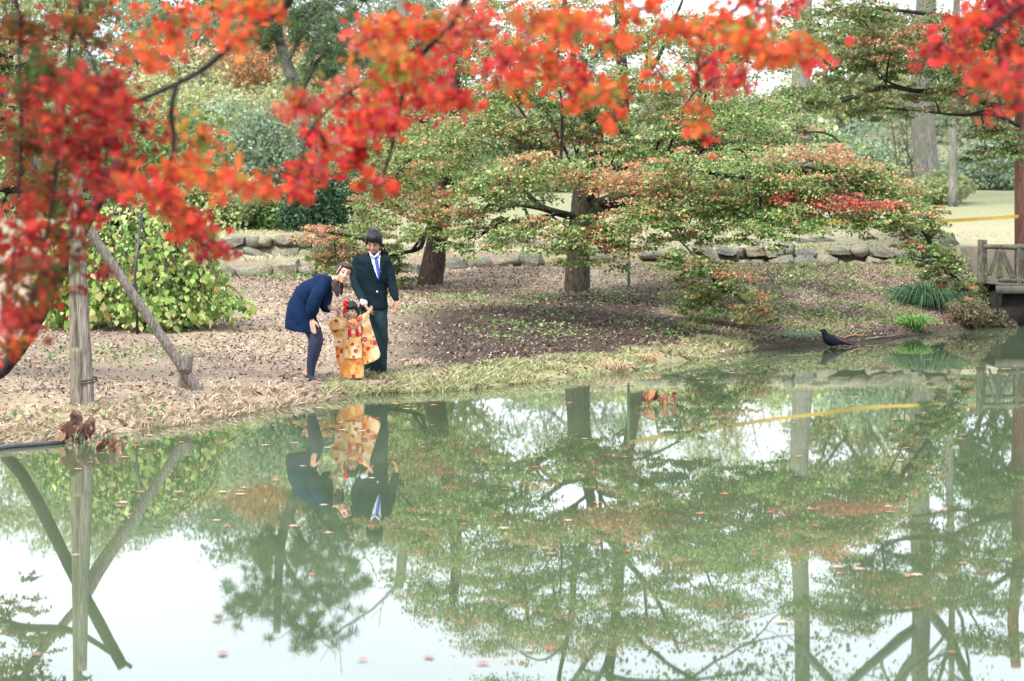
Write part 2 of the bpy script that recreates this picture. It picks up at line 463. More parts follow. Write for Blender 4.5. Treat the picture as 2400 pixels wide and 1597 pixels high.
# ---- palettes (linear base colours, sunlit haze painted into the pale greens)
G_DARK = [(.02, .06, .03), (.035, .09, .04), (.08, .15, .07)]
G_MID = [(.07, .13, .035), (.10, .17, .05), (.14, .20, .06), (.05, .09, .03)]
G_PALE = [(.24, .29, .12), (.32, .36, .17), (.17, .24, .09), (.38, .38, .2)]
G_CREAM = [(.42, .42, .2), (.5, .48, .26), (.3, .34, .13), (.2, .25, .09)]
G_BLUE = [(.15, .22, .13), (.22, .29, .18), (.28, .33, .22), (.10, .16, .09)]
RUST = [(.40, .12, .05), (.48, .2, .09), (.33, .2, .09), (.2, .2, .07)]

# ---- layered maples: pads of leaves traced from the photograph, each at its own depth
MG = np.array([(.055, .12, .03), (.13, .23, .055), (.21, .32, .09), (.34, .40, .16)])
MO = np.array([(.50, .21, .11), (.54, .31, .18), (.46, .17, .10), (.4, .3, .14)])
MRED = np.array([(.42, .09, .06), (.44, .15, .09), (.34, .06, .045)])
def pad_leaves(pads, dens=1.0):
    Ps, Ns, Cs = [], [], []
    for (u, v, hw, hh, o, d) in pads:
        m = d / FPX; c = np.array(tuple(pix(u, v, d)))
        n = int(math.pi * hw * hh / 9.0 * 2.8 * dens * (.75 if u > 2090 else .78))
        ns = max(5, n // 55)                               # sprays
        a = R.random(ns) * 6.283; q = np.sqrt(R.random(ns))
        sx, sy = q * np.cos(a), q * np.sin(a)
        dome = (1 - q ** 2)
        sc = np.stack([sx * hw * m * 1.3, sy * hw * m * 1.0, hh * m * (1.25 * dome - .62 + R.normal(0, .42, ns))], 1) + c
        sr = hw * m * R.uniform(.16, .36, ns)
        k = R.integers(0, ns, n)
        off = R.normal(size=(n, 3)) * np.array([.72, .72, .13]) * sr[k][:, None]
        off[:, 2] -= .35 * np.hypot(off[:, 0], off[:, 1]) * R.random(n)
        P = sc[k] + off
        N = np.stack([off[:, 0] * 1.5 / (hw * m), off[:, 1] * 1.5 / (hw * m), np.full(n, .9)], 1) + R.normal(0, .55, (n, 3))
        so = o + R.normal(0, .2, ns) + .22 * (sc[:, 2] - c[2]) / (hh * m); so = np.clip(sstep(.30, .85, so), 0, 1)
        pr = np.clip(so[k] * (.95 if o > .8 else .8) + .05, 0, 1)
        red = R.random(n) < pr
        cg = MG[R.integers(0, 4, n)]; co = (MRED if o > .85 else MO)[R.integers(0, 3, n)]
        C = np.where(red[:, None], co, cg) * np.exp(R.normal(0, .25, (n, 1)))
        Ps.append(P); Ns.append(N); Cs.append(C)
    return np.concatenate(Ps), np.concatenate(Ns), np.concatenate(Cs)

def reach(mb, nodes, pads, r0=.018, twigs=5):
    """thin branches from the nearest limb node out to every pad, with twigs inside it"""
    for (u, v, hw, hh, o, d) in pads:
        c = pix(u, v, d); m = d / FPX
        b = min(nodes, key=lambda q: (q - c).length + max(0, q.z - c.z) * .3)
        L = (c - b).length
        mid = b.lerp(c, .5) + Vector((random.gauss(0, .08), random.gauss(0, .08), .12 + .05 * L)) * min(L, 1.5)
        pts = spline([b, mid, c], 5); mb.tube(pts, (r0 + .008 * L, .008), 5)
        for k in range(twigs):
            a = random.uniform(0, 6.283); q = random.uniform(.5, .95) * hw * m
            e = c + Vector((math.cos(a) * q, math.sin(a) * q * .85, random.uniform(-.8, .5) * hh * m))
            mb.tube(spline([pts[-3], pts[-2].lerp(e, .5) + Vector((0, 0, .05)), e], 3), (.008, .003), 4)

def P3(lst): return [pix(*q) for q in lst]

# =================================================================== far hillside, trees and shrubs
FAR = []
def at(u, d): return ((u - 1200) / FPX * d, d)
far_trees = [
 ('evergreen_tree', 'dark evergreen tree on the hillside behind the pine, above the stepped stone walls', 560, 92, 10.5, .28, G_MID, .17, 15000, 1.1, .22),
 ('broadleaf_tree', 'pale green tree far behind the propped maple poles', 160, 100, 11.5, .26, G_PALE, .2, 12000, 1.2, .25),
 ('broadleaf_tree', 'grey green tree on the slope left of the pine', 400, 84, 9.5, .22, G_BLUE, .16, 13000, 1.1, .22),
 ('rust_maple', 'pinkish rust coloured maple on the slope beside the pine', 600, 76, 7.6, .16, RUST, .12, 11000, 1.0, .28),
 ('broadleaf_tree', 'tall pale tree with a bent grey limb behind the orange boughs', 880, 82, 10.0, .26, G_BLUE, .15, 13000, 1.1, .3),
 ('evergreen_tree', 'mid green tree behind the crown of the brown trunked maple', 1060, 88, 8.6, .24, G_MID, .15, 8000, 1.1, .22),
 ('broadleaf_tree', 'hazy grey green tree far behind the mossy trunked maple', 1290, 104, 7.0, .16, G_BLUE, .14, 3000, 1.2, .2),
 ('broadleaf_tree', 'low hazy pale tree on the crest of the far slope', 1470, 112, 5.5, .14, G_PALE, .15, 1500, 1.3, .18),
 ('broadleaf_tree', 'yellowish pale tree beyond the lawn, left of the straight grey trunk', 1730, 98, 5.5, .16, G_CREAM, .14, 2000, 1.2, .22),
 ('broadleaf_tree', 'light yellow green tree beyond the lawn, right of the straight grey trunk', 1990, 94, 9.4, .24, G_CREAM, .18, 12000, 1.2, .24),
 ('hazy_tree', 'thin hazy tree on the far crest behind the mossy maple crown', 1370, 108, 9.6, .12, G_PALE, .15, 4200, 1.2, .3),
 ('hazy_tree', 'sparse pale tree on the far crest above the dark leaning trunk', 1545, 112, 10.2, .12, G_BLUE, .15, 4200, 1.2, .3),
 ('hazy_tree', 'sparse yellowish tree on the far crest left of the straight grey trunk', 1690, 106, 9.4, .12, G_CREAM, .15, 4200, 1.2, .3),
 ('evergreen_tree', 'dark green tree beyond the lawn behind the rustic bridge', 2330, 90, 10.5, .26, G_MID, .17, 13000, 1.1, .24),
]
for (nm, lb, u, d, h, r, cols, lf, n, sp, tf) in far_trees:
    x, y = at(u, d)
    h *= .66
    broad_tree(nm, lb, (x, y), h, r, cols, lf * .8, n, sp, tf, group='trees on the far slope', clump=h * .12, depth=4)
# straight tall trunks that also show in the pond
tall = [('park_tree', 'straight grey trunked tall tree standing on the lawn behind the caution tape', 1885, 64, 17, .25, (0, 0), .58, M_BARK_G),
        ('park_tree', 'very thick pale grey trunk rising from the lawn behind the bare saplings', 2178, 70, 17, .34, (-.02, 0), .55, M_BARK_G),
        ('park_tree', 'slim grey tree standing just right of the thick pale trunk', 2232, 66, 15, .11, (.01, 0), .58, M_BARK_G),
        ('park_tree', 'dark leaning trunk behind the mossy trunked maple', 1500, 53, 12, .14, (-.10, 0), .55, M_BARK_D)]
for nm, lb, u, d, h, r, ln, tf, bk in tall:
    x, y = at(u, d)
    broad_tree(nm, lb, (x, y), h, r, G_MID, .12, 5000, 1.3, tf, bark=bk, group='tall trees on the lawn', lean=ln, clump=1.1, depth=4)

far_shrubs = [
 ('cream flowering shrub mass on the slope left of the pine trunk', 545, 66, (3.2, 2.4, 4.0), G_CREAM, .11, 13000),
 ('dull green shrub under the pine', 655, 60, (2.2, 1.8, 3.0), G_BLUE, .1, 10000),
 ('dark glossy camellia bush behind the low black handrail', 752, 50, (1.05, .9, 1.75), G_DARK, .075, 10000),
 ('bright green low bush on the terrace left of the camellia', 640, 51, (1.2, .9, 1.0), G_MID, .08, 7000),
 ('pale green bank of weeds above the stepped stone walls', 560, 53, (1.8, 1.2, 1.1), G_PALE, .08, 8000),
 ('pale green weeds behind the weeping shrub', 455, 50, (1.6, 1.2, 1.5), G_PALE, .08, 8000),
 ('mid green shrub behind the wooden prop poles', 250, 56, (2.8, 1.8, 3.2), G_MID, .1, 11000),
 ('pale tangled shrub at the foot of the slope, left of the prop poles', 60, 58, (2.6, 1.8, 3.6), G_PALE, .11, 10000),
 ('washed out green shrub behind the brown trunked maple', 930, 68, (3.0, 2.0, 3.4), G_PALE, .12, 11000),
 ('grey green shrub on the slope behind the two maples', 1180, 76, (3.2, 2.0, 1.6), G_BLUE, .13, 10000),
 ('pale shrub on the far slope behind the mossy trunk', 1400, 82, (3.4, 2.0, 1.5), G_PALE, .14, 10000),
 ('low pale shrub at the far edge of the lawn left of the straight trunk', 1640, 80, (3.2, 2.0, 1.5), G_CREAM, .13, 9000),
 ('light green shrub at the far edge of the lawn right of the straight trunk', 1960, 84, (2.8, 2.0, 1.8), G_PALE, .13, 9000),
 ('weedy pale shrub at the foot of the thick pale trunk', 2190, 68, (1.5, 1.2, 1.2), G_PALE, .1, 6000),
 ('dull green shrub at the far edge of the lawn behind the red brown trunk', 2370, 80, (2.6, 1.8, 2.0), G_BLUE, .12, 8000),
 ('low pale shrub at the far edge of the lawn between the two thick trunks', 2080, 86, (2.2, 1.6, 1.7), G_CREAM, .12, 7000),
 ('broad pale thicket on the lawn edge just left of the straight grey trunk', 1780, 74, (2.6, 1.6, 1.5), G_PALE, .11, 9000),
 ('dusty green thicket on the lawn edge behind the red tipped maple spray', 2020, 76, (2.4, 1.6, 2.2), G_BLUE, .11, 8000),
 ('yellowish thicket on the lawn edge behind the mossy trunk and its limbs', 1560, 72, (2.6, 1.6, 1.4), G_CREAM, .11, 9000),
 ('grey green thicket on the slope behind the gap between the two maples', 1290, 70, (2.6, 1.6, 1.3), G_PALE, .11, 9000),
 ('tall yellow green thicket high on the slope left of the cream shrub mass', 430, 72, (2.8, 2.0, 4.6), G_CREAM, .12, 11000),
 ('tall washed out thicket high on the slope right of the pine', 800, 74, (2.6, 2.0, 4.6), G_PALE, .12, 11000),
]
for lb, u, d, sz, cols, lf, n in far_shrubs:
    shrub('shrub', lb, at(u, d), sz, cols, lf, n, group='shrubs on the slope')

# distant wood that closes the view between the separate trees
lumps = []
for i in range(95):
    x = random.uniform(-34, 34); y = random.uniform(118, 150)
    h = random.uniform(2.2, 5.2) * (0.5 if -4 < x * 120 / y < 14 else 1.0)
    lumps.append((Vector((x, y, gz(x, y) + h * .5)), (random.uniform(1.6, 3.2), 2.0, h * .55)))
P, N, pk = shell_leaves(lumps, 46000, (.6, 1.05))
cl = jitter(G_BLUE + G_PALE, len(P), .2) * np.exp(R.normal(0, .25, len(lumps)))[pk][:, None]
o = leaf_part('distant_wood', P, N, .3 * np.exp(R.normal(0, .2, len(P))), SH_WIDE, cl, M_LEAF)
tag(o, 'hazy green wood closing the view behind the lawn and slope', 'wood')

# pine with long drooping needles
pb = Vector((*at(700, 62), 0)); pb.z = gz(pb.x, pb.y)
pine = thing('pine_tree', 'pine with long hanging needle tufts and a slanting grey trunk', 'tree', pb)
mb = MB(); trunk = spline([pb, pix(712, 330, 62), pix(706, 240, 62), pix(672, 150, 62), pix(650, 60, 62.3), pix(640, -140, 62.5)], 5)
mb.tube(trunk, (.24, .10), 9); tuft = []
limb_ = [([(706, 220, 62), (740, 150, 61.5), (780, 110, 61.2), (815, 100, 61)]), ([(672, 150, 62), (720, 60, 61.6), (770, 20, 61.2), (830, -20, 61)]),
         ([(660, 100, 62), (620, 60, 61.7), (590, 40, 61.5)]), ([(650, 60, 62), (700, -30, 61.6), (760, -60, 61.4)]), ([(645, 0, 62.3), (600, -60, 62), (560, -90, 62)]),
         ([(642, -60, 62.3), (690, -120, 62), (740, -150, 62)])]
for L in limb_:
    c = spline(P3(L), 6); mb.tube(c, (.07, .02), 6)
    for q in c[3:]:
        for k in range(5):
            e = q + Vector((random.gauss(0, .38), random.gauss(0, .38), random.gauss(-.05, .28)))
            mb.tube([q, q.lerp(e, .6) + Vector((0, 0, .08)), e], (.015, .006), 4); tuft.append(e)
mb.build('trunk', M_BARK_G, pine)
tp = np.array([tuple(q) for q in tuft]); kk = np.repeat(np.arange(len(tp)), 70); n = len(kk)
D = unit(R.normal(size=(n, 3)) + np.array([0, 0, -.9]))
leaf_part('needles', tp[kk] + D * .13, np.cross(D, R.normal(size=(n, 3))), .27, SH_OVAL * np.array([.13, 1, 1]), jitter([(.05, .11, .04), (.08, .15, .06), (.16, .2, .09)], n, .2), M_LEAF, pine, T=D)

# pale bent limb tree behind the boughs
tb = Vector((*at(975, 72), 0)); tb.z = gz(tb.x, tb.y)
t = thing('bare_tree', 'bare pale tree with one thick bent limb showing behind the orange boughs', 'tree', tb); mb = MB(); tips = []
mb.tube(spline([tb, pix(990, 300, 72), pix(975, 160, 72), pix(950, 60, 72), pix(930, -80, 72)], 6), (.30, .14), 9)
mb.tube(spline([pix(975, 140, 72), pix(945, 62, 71.5), pix(920, 48, 71), pix(890, 62, 70.5), pix(860, 82, 70), pix(815, 86, 70)], 6), (.14, .06), 8)
for q in ((815, 86), (860, 82), (930, -60)): grow(mb, pix(*q, 70), Vector((-.6, 0, .6)), 1.4, .05, 3, tips, .3)
mb.build('trunk', M_BARK_G, t)

# bare saplings on the lawn
for k, (u, top, ln) in enumerate([(2110, 270, -.12), (2128, 262, -.03), (2150, 272, .02), (2212, 285, .22), (2146, 300, -.2)]):
    q = onground(u, 455, 50, 100); s = MB(); tips = []
    e = pix(u + ln * 190, top, q.y)
    s.tube(spline([q - Vector((0, 0, .05)), q.lerp(e, .5) + Vector((random.gauss(0, .06), 0, 0)), e], 5), (.035, .012), 5)
    for j in range(4):
        b = q.lerp(e, random.uniform(.35, .9)); grow(s, b, Vector((random.choice((-1, 1)), random.uniform(-.5, .5), .9)), .5, .012, 1, tips, .25)
    lab = ['slightly left leaning bare sapling, first of the row before the thick pale trunk', 'upright bare sapling, second of the row before the thick pale trunk',
           'upright bare sapling, third of the row before the thick pale trunk', 'bare sapling curving strongly right, beside the thick pale trunk', 'short bare sapling leaning hard left before the thick pale trunk'][k]
    o = s.build('sapling', M_TWIG); tag(o, lab, 'sapling', 'bare saplings on the lawn')

# =================================================================== stone walls
def stone_mesh(i):
    bm = bmesh.new(); bmesh.ops.create_cube(bm, size=2.0)
    bmesh.ops.subdivide_edges(bm, edges=bm.edges[:], cuts=1, use_grid_fill=True)
    rr = random.Random(50 + i); ph = [rr.uniform(0, 6) for _ in range(6)]
    for v in bm.verts:
        c = v.co.copy(); l = c.length; e = (abs(c.x) ** 4.0 + abs(c.y) ** 4.0 + abs(c.z) ** 4.0) ** 0.25
        c = c / e if e else c
        w = 1 + .12 * math.sin(3 * c.x + ph[0]) * math.cos(2.6 * c.z + ph[1]) + .08 * math.sin(4 * c.y + ph[2])
        v.co = c * w + Vector((rr.uniform(-.17, .17), rr.uniform(-.12, .12), rr.uniform(-.2, .2)))
    me = bpy.data.meshes.new('stone'); bm.to_mesh(me); bm.free(); me.shade_flat() if i % 3 else me.shade_smooth(); me.materials.append(M_STONE)
    return me
STONES = [stone_mesh(i) for i in range(14)]
def stone(parent, c, s, rz=0.0):
    o = link(random.choice(STONES), 'stone', Vector(c), parent)
    o.scale = s; o.rotation_euler = (random.gauss(0, .12), random.gauss(0, .22), rz + random.gauss(0, .2)); return o
def wall_run(label, x0, x1, dy, base_dz, rows, w=(.16, .30), h=.15, gap=1.0, group='dry stone walls on the bank'):
    xm = (x0 + x1) / 2
    t = thing('stone_wall', label, 'wall', (xm, float(wally(xm)) + dy, float(wallz(xm)) + base_dz), group)
    for r_ in range(rows):
        x = x0 + random.uniform(0, .1)
        while x < x1:
            a = random.uniform(w[0] * .55, w[1] * 1.15); hh = h * random.uniform(.6, 1.25)
            if random.random() < gap:
                y = float(wally(x + a)) + dy + r_ * .06 + random.gauss(0, .02)
                z = float(wallz(x + a)) + base_dz + h * (.75 + 1.75 * r_) + random.gauss(0, .03)
                stone(t, (x + a, y, z), (a * 1.02, .17, hh), 0)
            x += 2 * a * random.uniform(.9, 1.04)
    return t
wall_run('low lower stone wall between the weeping shrub and the bending woman', -5.35, -3.25, .05, -.10, 1, (.14, .30), .17)
wall_run('upper stone wall with two courses behind the low lower wall, left of the maples', -5.6, -3.2, 2.05, .26, 2, (.13, .28), .125)
wall_run('low line of stones behind the brown trunked maple, at the foot of the terrace', -2.6, 0.75, .05, -.06, 1, (.12, .24), .13)
wall_run('upper line of small stones on the terrace behind the two maples', -2.7, 2.0, 2.0, .29, 1, (.14, .26), .10)
wall_run('big flat stones behind the mossy trunk', 1.3, 2.25, -.1, -.05, 1, (.22, .36), .19)
wall_run('long two course stone wall behind the lawn bank, ending near the rustic bridge', 2.3, 8.4, .02, -.09, 2, (.10, .22), .115)
wall_run('scattered stone edging on the terrace above the long wall', 2.4, 8.8, 2.0, .27, 1, (.14, .28), .09, .55)

# ---- low black handrail behind the woman
hb = pix(742, 640, 42.6); hb.z = gz(hb.x, hb.y)
t = thing('handrail', 'low black metal handrail with a dark plate beside the stone walls', 'railing', hb)
M_BLACK = plain('black_paint', (.018, .02, .024), .4, .5)
mb = MB(); mb.tube([Vector((hb.x, hb.y, hb.z - .1)), pix(742, 541, 42.6)], .028, 8); mb.build('post', M_BLACK, t)
mb = MB(); q = pix(818, 541, 42.9); mb.tube([Vector((q.x, q.y, gz(q.x, q.y) - .1)), q], .028, 8); mb.build('post', M_BLACK, t)
mb = MB(); mb.tube([pix(734, 541, 42.6), pix(826, 541, 42.9)], .022, 8); mb.build('rail', plain('dull_steel', (.2, .22, .23), .4, .5), t)
mb = MB(); mb.box(pix(779, 553, 42.78), (.25, .012, .06)); mb.build('plate', M_BLACK, t)
mb = MB(); mb.box(pix(762, 600, 42.75), (.14, .03, .12)); mb.build('box', M_BLACK, t)

# =================================================================== maples on the bank
pads_all = [
 (1120,290,125,38,.25),(1270,250,115,45,.05),(1190,310,75,26,.65),(1335,325,95,30,.75),(1050,335,65,42,.2),(1400,275,70,45,.03),(1585,268,105,48,.3),(1690,292,115,42,.15),
 (1785,268,95,38,.08),(1500,365,85,38,.15),(1860,312,85,32,.12),(1700,338,85,22,.2),(1450,340,70,35,.3),(1600,340,70,30,.15),(1310,200,90,40,.2),(1480,200,80,40,.25),(1180,220,90,40,.3),(1640,200,90,40,.2),
 (1000,372,72,46,.2),(1085,385,90,42,.18),(1255,392,112,34,.35),(1185,432,85,30,.2),(1405,415,75,30,.65),(1522,428,112,36,.65),(1620,462,100,42,.4),(1755,418,92,42,.05),
 (1905,378,112,40,.5),(2000,430,112,46,.4),(1900,458,85,18,.97),(1995,482,85,14,.95),(2100,455,72,42,.4),(1850,430,80,35,.25),(1760,470,90,36,.3),
 (925,422,72,40,.4),(1045,478,82,38,.85),(945,500,92,42,.3),(885,468,55,42,.55),(1130,512,72,36,.3),(1255,545,82,40,.35),(1372,565,78,48,.25),(1440,560,60,42,.6),(1562,502,90,40,.3),
 (1700,505,112,36,.3),(1855,522,82,30,.15),(1600,556,60,22,.4),(1785,542,66,30,.12),(1500,500,50,30,.2),(1120,560,60,28,.15),(1010,540,60,36,.2),(1950,515,70,24,.3),
 (2150,500,55,42,.45),(2182,560,48,46,.25),(2202,612,46,42,.15),(2232,655,42,36,.3),(2262,688,30,20,.8),(2120,545,36,30,.6),
 (1640,640,60,42,.3),(1700,688,85,45,.35),(1765,732,50,28,.5),(1602,602,50,30,.3),(1650,715,50,26,.2),
 (770,548,55,24,.8),(800,582,62,30,.65),(852,545,60,42,.45),(832,618,62,40,.2),(905,602,52,42,.12),(932,645,42,40,.1),(792,612,50,18,.8),
 (1200,350,90,34,.2),(1650,380,90,34,.2),(1800,480,85,30,.25),(1960,400,80,34,.3),(2060,500,60,30,.3),(1130,460,75,30,.25),(2040,465,70,30,.35),(2090,515,55,34,.35),(2160,590,45,40,.2),(2210,640,40,34,.2)]
def pad_depth(u, v):
    if u > 2090: return 37.4 + random.gauss(0, .3)
    if u > 1570 and v > 590: return 36.4 + random.gauss(0, .3)
    if u < 950 and v > 530: return 40.4 + random.gauss(0, .4)
    if u < 1100: return 39.4 + (350 - v) / 250 * 1.0 + random.gauss(0, .6)
    if v > 365: return (33.9 if 1480 < u else 34.4) + random.gauss(0, .4)
    return 37.4 + random.gauss(0, .5)
pads_all = [(u, v, a, b, o, pad_depth(u, v)) for (u, v, a, b, o) in pads_all]
high = [(u, v, 105, 38, .3, 39.5 + random.gauss(0, .8)) for (u, v) in [(1100, 130), (1250, 110), (1400, 100), (1330, 20), (1180, 20), (1520, 90), (1640, 60), (1270, -70), (1700, 140)]]
pads_1 = [q for q in pads_all if q[0] < 1100] + [(960, 290, 90, 40, .35, 41), (1040, 240, 90, 40, .3, 41.4), (900, 350, 80, 35, .4, 40.6), (1000, 160, 90, 40, .3, 41.6), (1080, 80, 90, 38, .3, 41.6)]
pads_2 = [q for q in pads_all if q[0] >= 1100] + high

# brown trunked maple
b1 = onground(1008, 668); b1 = Vector((b1.x, b1.y, gz(b1.x, b1.y) - .08)); D1 = b1.y
t1 = thing('maple_tree', 'maple with a leaning rough brown trunk and orange tipped leaves behind the man', 'tree', b1, 'maples on the pond bank')
mb = MB()
tk = spline([b1, pix(1012, 640, D1), pix(1022, 580, D1), pix(1034, 510, D1), pix(1048, 420, D1), pix(1062, 330, D1), pix(1068, 230, D1 + .3), pix(1060, 120, D1 + .5)], 5)
mb.tube(tk, [.235 - .005 * i if i < 18 else .145 - .004 * (i - 18) for i in range(len(tk))], 14, wob=.04)
mb.build('trunk', M_BARK_R, t1)
mb = MB(); nodes = tk[12:]
for L in ([(1040, 470, D1), (985, 440, D1 - .4), (930, 420, D1 - .8), (880, 440, D1 - 1)], [(1030, 520, D1), (1000, 540, D1 - .5), (985, 580, D1 - .7), (950, 592, D1 - .8), (905, 598, D1 - .9), (840, 600, D1 - .9)],
          [(1055, 380, D1), (1090, 360, D1 - .4), (1110, 320, D1 - .6)], [(1060, 330, D1), (1000, 290, D1 - .3), (950, 270, D1 - .5)], [(905, 598, D1 - .9), (850, 560, D1 - .7), (780, 548, D1 - .5)]):
    c = spline(P3(L), 5); lm = MB(); lm.tube(c, (.05, .018), 7); lm.build('limb', M_BARK_D, t1); nodes += c[2:]
reach(mb, nodes, pads_1)
mb.build('twigs', M_BARK_D, t1)['kind'] = 'stuff'
P, N, C = pad_leaves(pads_1)
leaf_part('crown', P, N, .046 * np.exp(R.normal(0, .25, len(P))), SH_KITE, C, M_LEAF, t1)

# mossy trunked maple
b2 = onground(1352, 686); b2 = Vector((b2.x, b2.y, gz(b2.x, b2.y) - .08)); D2 = b2.y
t2 = thing('maple_tree', 'wide layered maple with a short mossy trunk, spreading over the bank towards the bridge', 'tree', b2, 'maples on the pond bank')
mb = MB()
tk = spline([b2, pix(1354, 650, D2), pix(1356, 590, D2), pix(1360, 535, D2), pix(1368, 490, D2), pix(1376, 440, D2)], 5)
mb.tube(tk, [.225 - .003 * i if i < 14 else .19 + .004 * (i - 14) for i in range(len(tk))], 14, wob=.03)
mb.tube(spline(P3([(1360, 520, D2), (1420, 478, D2 - .1), (1458, 470, D2 - .15), (1470, 478, D2 - .15)]), 5), (.17, .10), 10, wob=.08)
mb.build('trunk', M_BARK, t2)
mb = MB(); nodes = tk[16:]
limbs2 = [([(1362, 512, D2), (1310, 500, D2 - .2), (1270, 485, D2 - .3), (1235, 452, D2 - .4), (1222, 420, D2 - .5), (1224, 395, D2 - .5)], .075),
 ([(1300, 500, D2 - .2), (1262, 488, D2 - .4), (1200, 480, D2 - .6), (1150, 480, D2 - .8)], .05), ([(1376, 450, D2), (1320, 420, D2 + .3), (1285, 390, D2 + .5), (1260, 370, D2 + .6)], .07),
 ([(1376, 440, D2), (1420, 400, D2 + .3), (1500, 380, D2 + .5), (1560, 320, D2 + .6), (1585, 290, D2 + .7), (1640, 270, D2 + .8)], .09),
 ([(1500, 380, D2 + .5), (1580, 378, D2 + .2), (1650, 372, D2), (1740, 352, D2 - .2)], .06), ([(1400, 480, D2), (1480, 462, D2 - 1.4), (1650, 425, D2 - 4.6), (1830, 405, D2 - 5.4), (1990, 405, D2 - 4.6), (2070, 440, D2 - 3.6), (2130, 500, D2 - 2.7), (2175, 560, D2 - 2.5), (2215, 640, D2 - 2.4)], .075),
 ([(1990, 405, D2 - 3.5), (2060, 455, D2 - 3.1), (2090, 500, D2 - 2.9), (2120, 555, D2 - 2.7)], .025), ([(1376, 430, D2), (1390, 330, D2 + .4), (1350, 220, D2 + .8), (1340, 90, D2 + 1), (1310, -60, D2 + 1)], .10),
 ([(1390, 330, D2 + .4), (1470, 230, D2 + .8), (1540, 140, D2 + 1), (1600, 0, D2 + 1.2)], .07), ([(1470, 475, D2 - .1), (1540, 520, D2 - 1.6), (1600, 570, D2 - 2.6), (1650, 630, D2 - 3.3), (1700, 680, D2 - 3.6)], .025), ([(1300, 500, D2 - .2), (1290, 510, D2 - 1.6), (1275, 530, D2 - 3), (1250, 540, D2 - 4)], .03), ([(1376, 470, D2), (1400, 440, D2 - 1.6), (1420, 420, D2 - 3), (1450, 415, D2 - 4)], .045), ([(1400, 440, D2 - 1.6), (1340, 410, D2 - 2.8), (1270, 395, D2 - 3.8), (1190, 420, D2 - 4.2)], .035),
 ([(1350, 220, D2 + .8), (1250, 160, D2 + .6), (1150, 100, D2 + .6)], .05)]
for L, r in limbs2:
    c = spline(P3(L), 5); lm = MB(); lm.tube(c, (r, r * .3), 8, wob=.03); lm.build('limb', M_BARK_D, t2); nodes += c[2:]
reach(mb, nodes, pads_2)
mb.build('twigs', M_BARK_D, t2)['kind'] = 'stuff'
P, N, C = pad_leaves(pads_2)
leaf_part('crown', P, N, .046 * np.exp(R.normal(0, .25, len(P))), SH_KITE, C, M_LEAF, t2)

# darker maple reaching in from the right, red brown trunk behind the bridge
b3 = Vector((*at(2398, 48.5), 0)); b3.z = gz(b3.x, b3.y) - .1; D3 = 48.5
t3 = thing('maple_tree', 'dark green and red maple with a straight red brown trunk behind the rustic bridge', 'tree', b3, 'maples on the pond bank')
mb = MB(); tk = spline([b3, pix(2396, 450, D3), pix(2394, 300, D3), pix(2400, 150, D3), pix(2390, 0, D3), pix(2400, -120, D3)], 5)
mb.tube(tk, (.17, .10), 10); mb.build('trunk', M_BARK_RED, t3)
mb = MB(); nodes = tk[8:]
for L, r in (([(2400, 250, D3), (2330, 248, D3 - 1.0), (2240, 214, D3 - 1.6), (2150, 214, D3 - 2), (2075, 204, D3 - 2.2), (2000, 232, D3 - 2.5), (1895, 244, D3 - 2.7)], .07),
             ([(2394, 300, D3), (2330, 270, D3 - .8), (2250, 270, D3 - 1.2), (2170, 262, D3 - 1.5), (2095, 256, D3 - 1.6)], .04), ([(2400, 120, D3), (2300, 60, D3 - .6), (2150, 30, D3 - 1), (2000, 20, D3 - 1.2), (1900, 40, D3 - 1.2)], .06),
             ([(2150, 214, D3 - 2), (2060, 180, D3 - 2), (2050, 110, D3 - 1.8), (2045, 40, D3 - 1.6)], .025)):
    c = spline(P3(L), 5); lm = MB(); lm.tube(c, (r, r * .35), 7, wob=.04); lm.build('limb', M_BARK_D, t3); nodes += c[2:]
pads_3 = [(2000,40,100,45,.2),(2100,60,110,50,.4),(2220,90,110,45,.3),(2330,60,90,45,.25),(1920,30,80,40,.3),(2060,120,90,40,.35),(2180,150,90,40,.4),(2300,170,90,40,.35),(2010,165,60,35,.2),(2240,220,70,30,.55),(2160,235,60,30,.3),
          (1960,235,90,28,.1),(1850,225,90,30,.08),(2050,262,60,22,.1),(2290,250,60,30,.4),(2350,310,60,30,.05),(2380,360,60,35,.1),(2310,360,45,22,.05),(2120,100,80,40,.6),(2380,130,60,50,.2),(2360,-40,90,40,.2)]
pads_3 = [(*q, D3 - 1.6 + random.gauss(0, .6)) for q in pads_3]
reach(mb, nodes, pads_3); mb.build('twigs', M_BARK_D, t3)['kind'] = 'stuff'
P, N, C = pad_leaves(pads_3, .9)
leaf_part('crown', P, N, .06 * np.exp(R.normal(0, .2, len(P))), SH_MAPLE, C * .7, M_LEAF, t3)

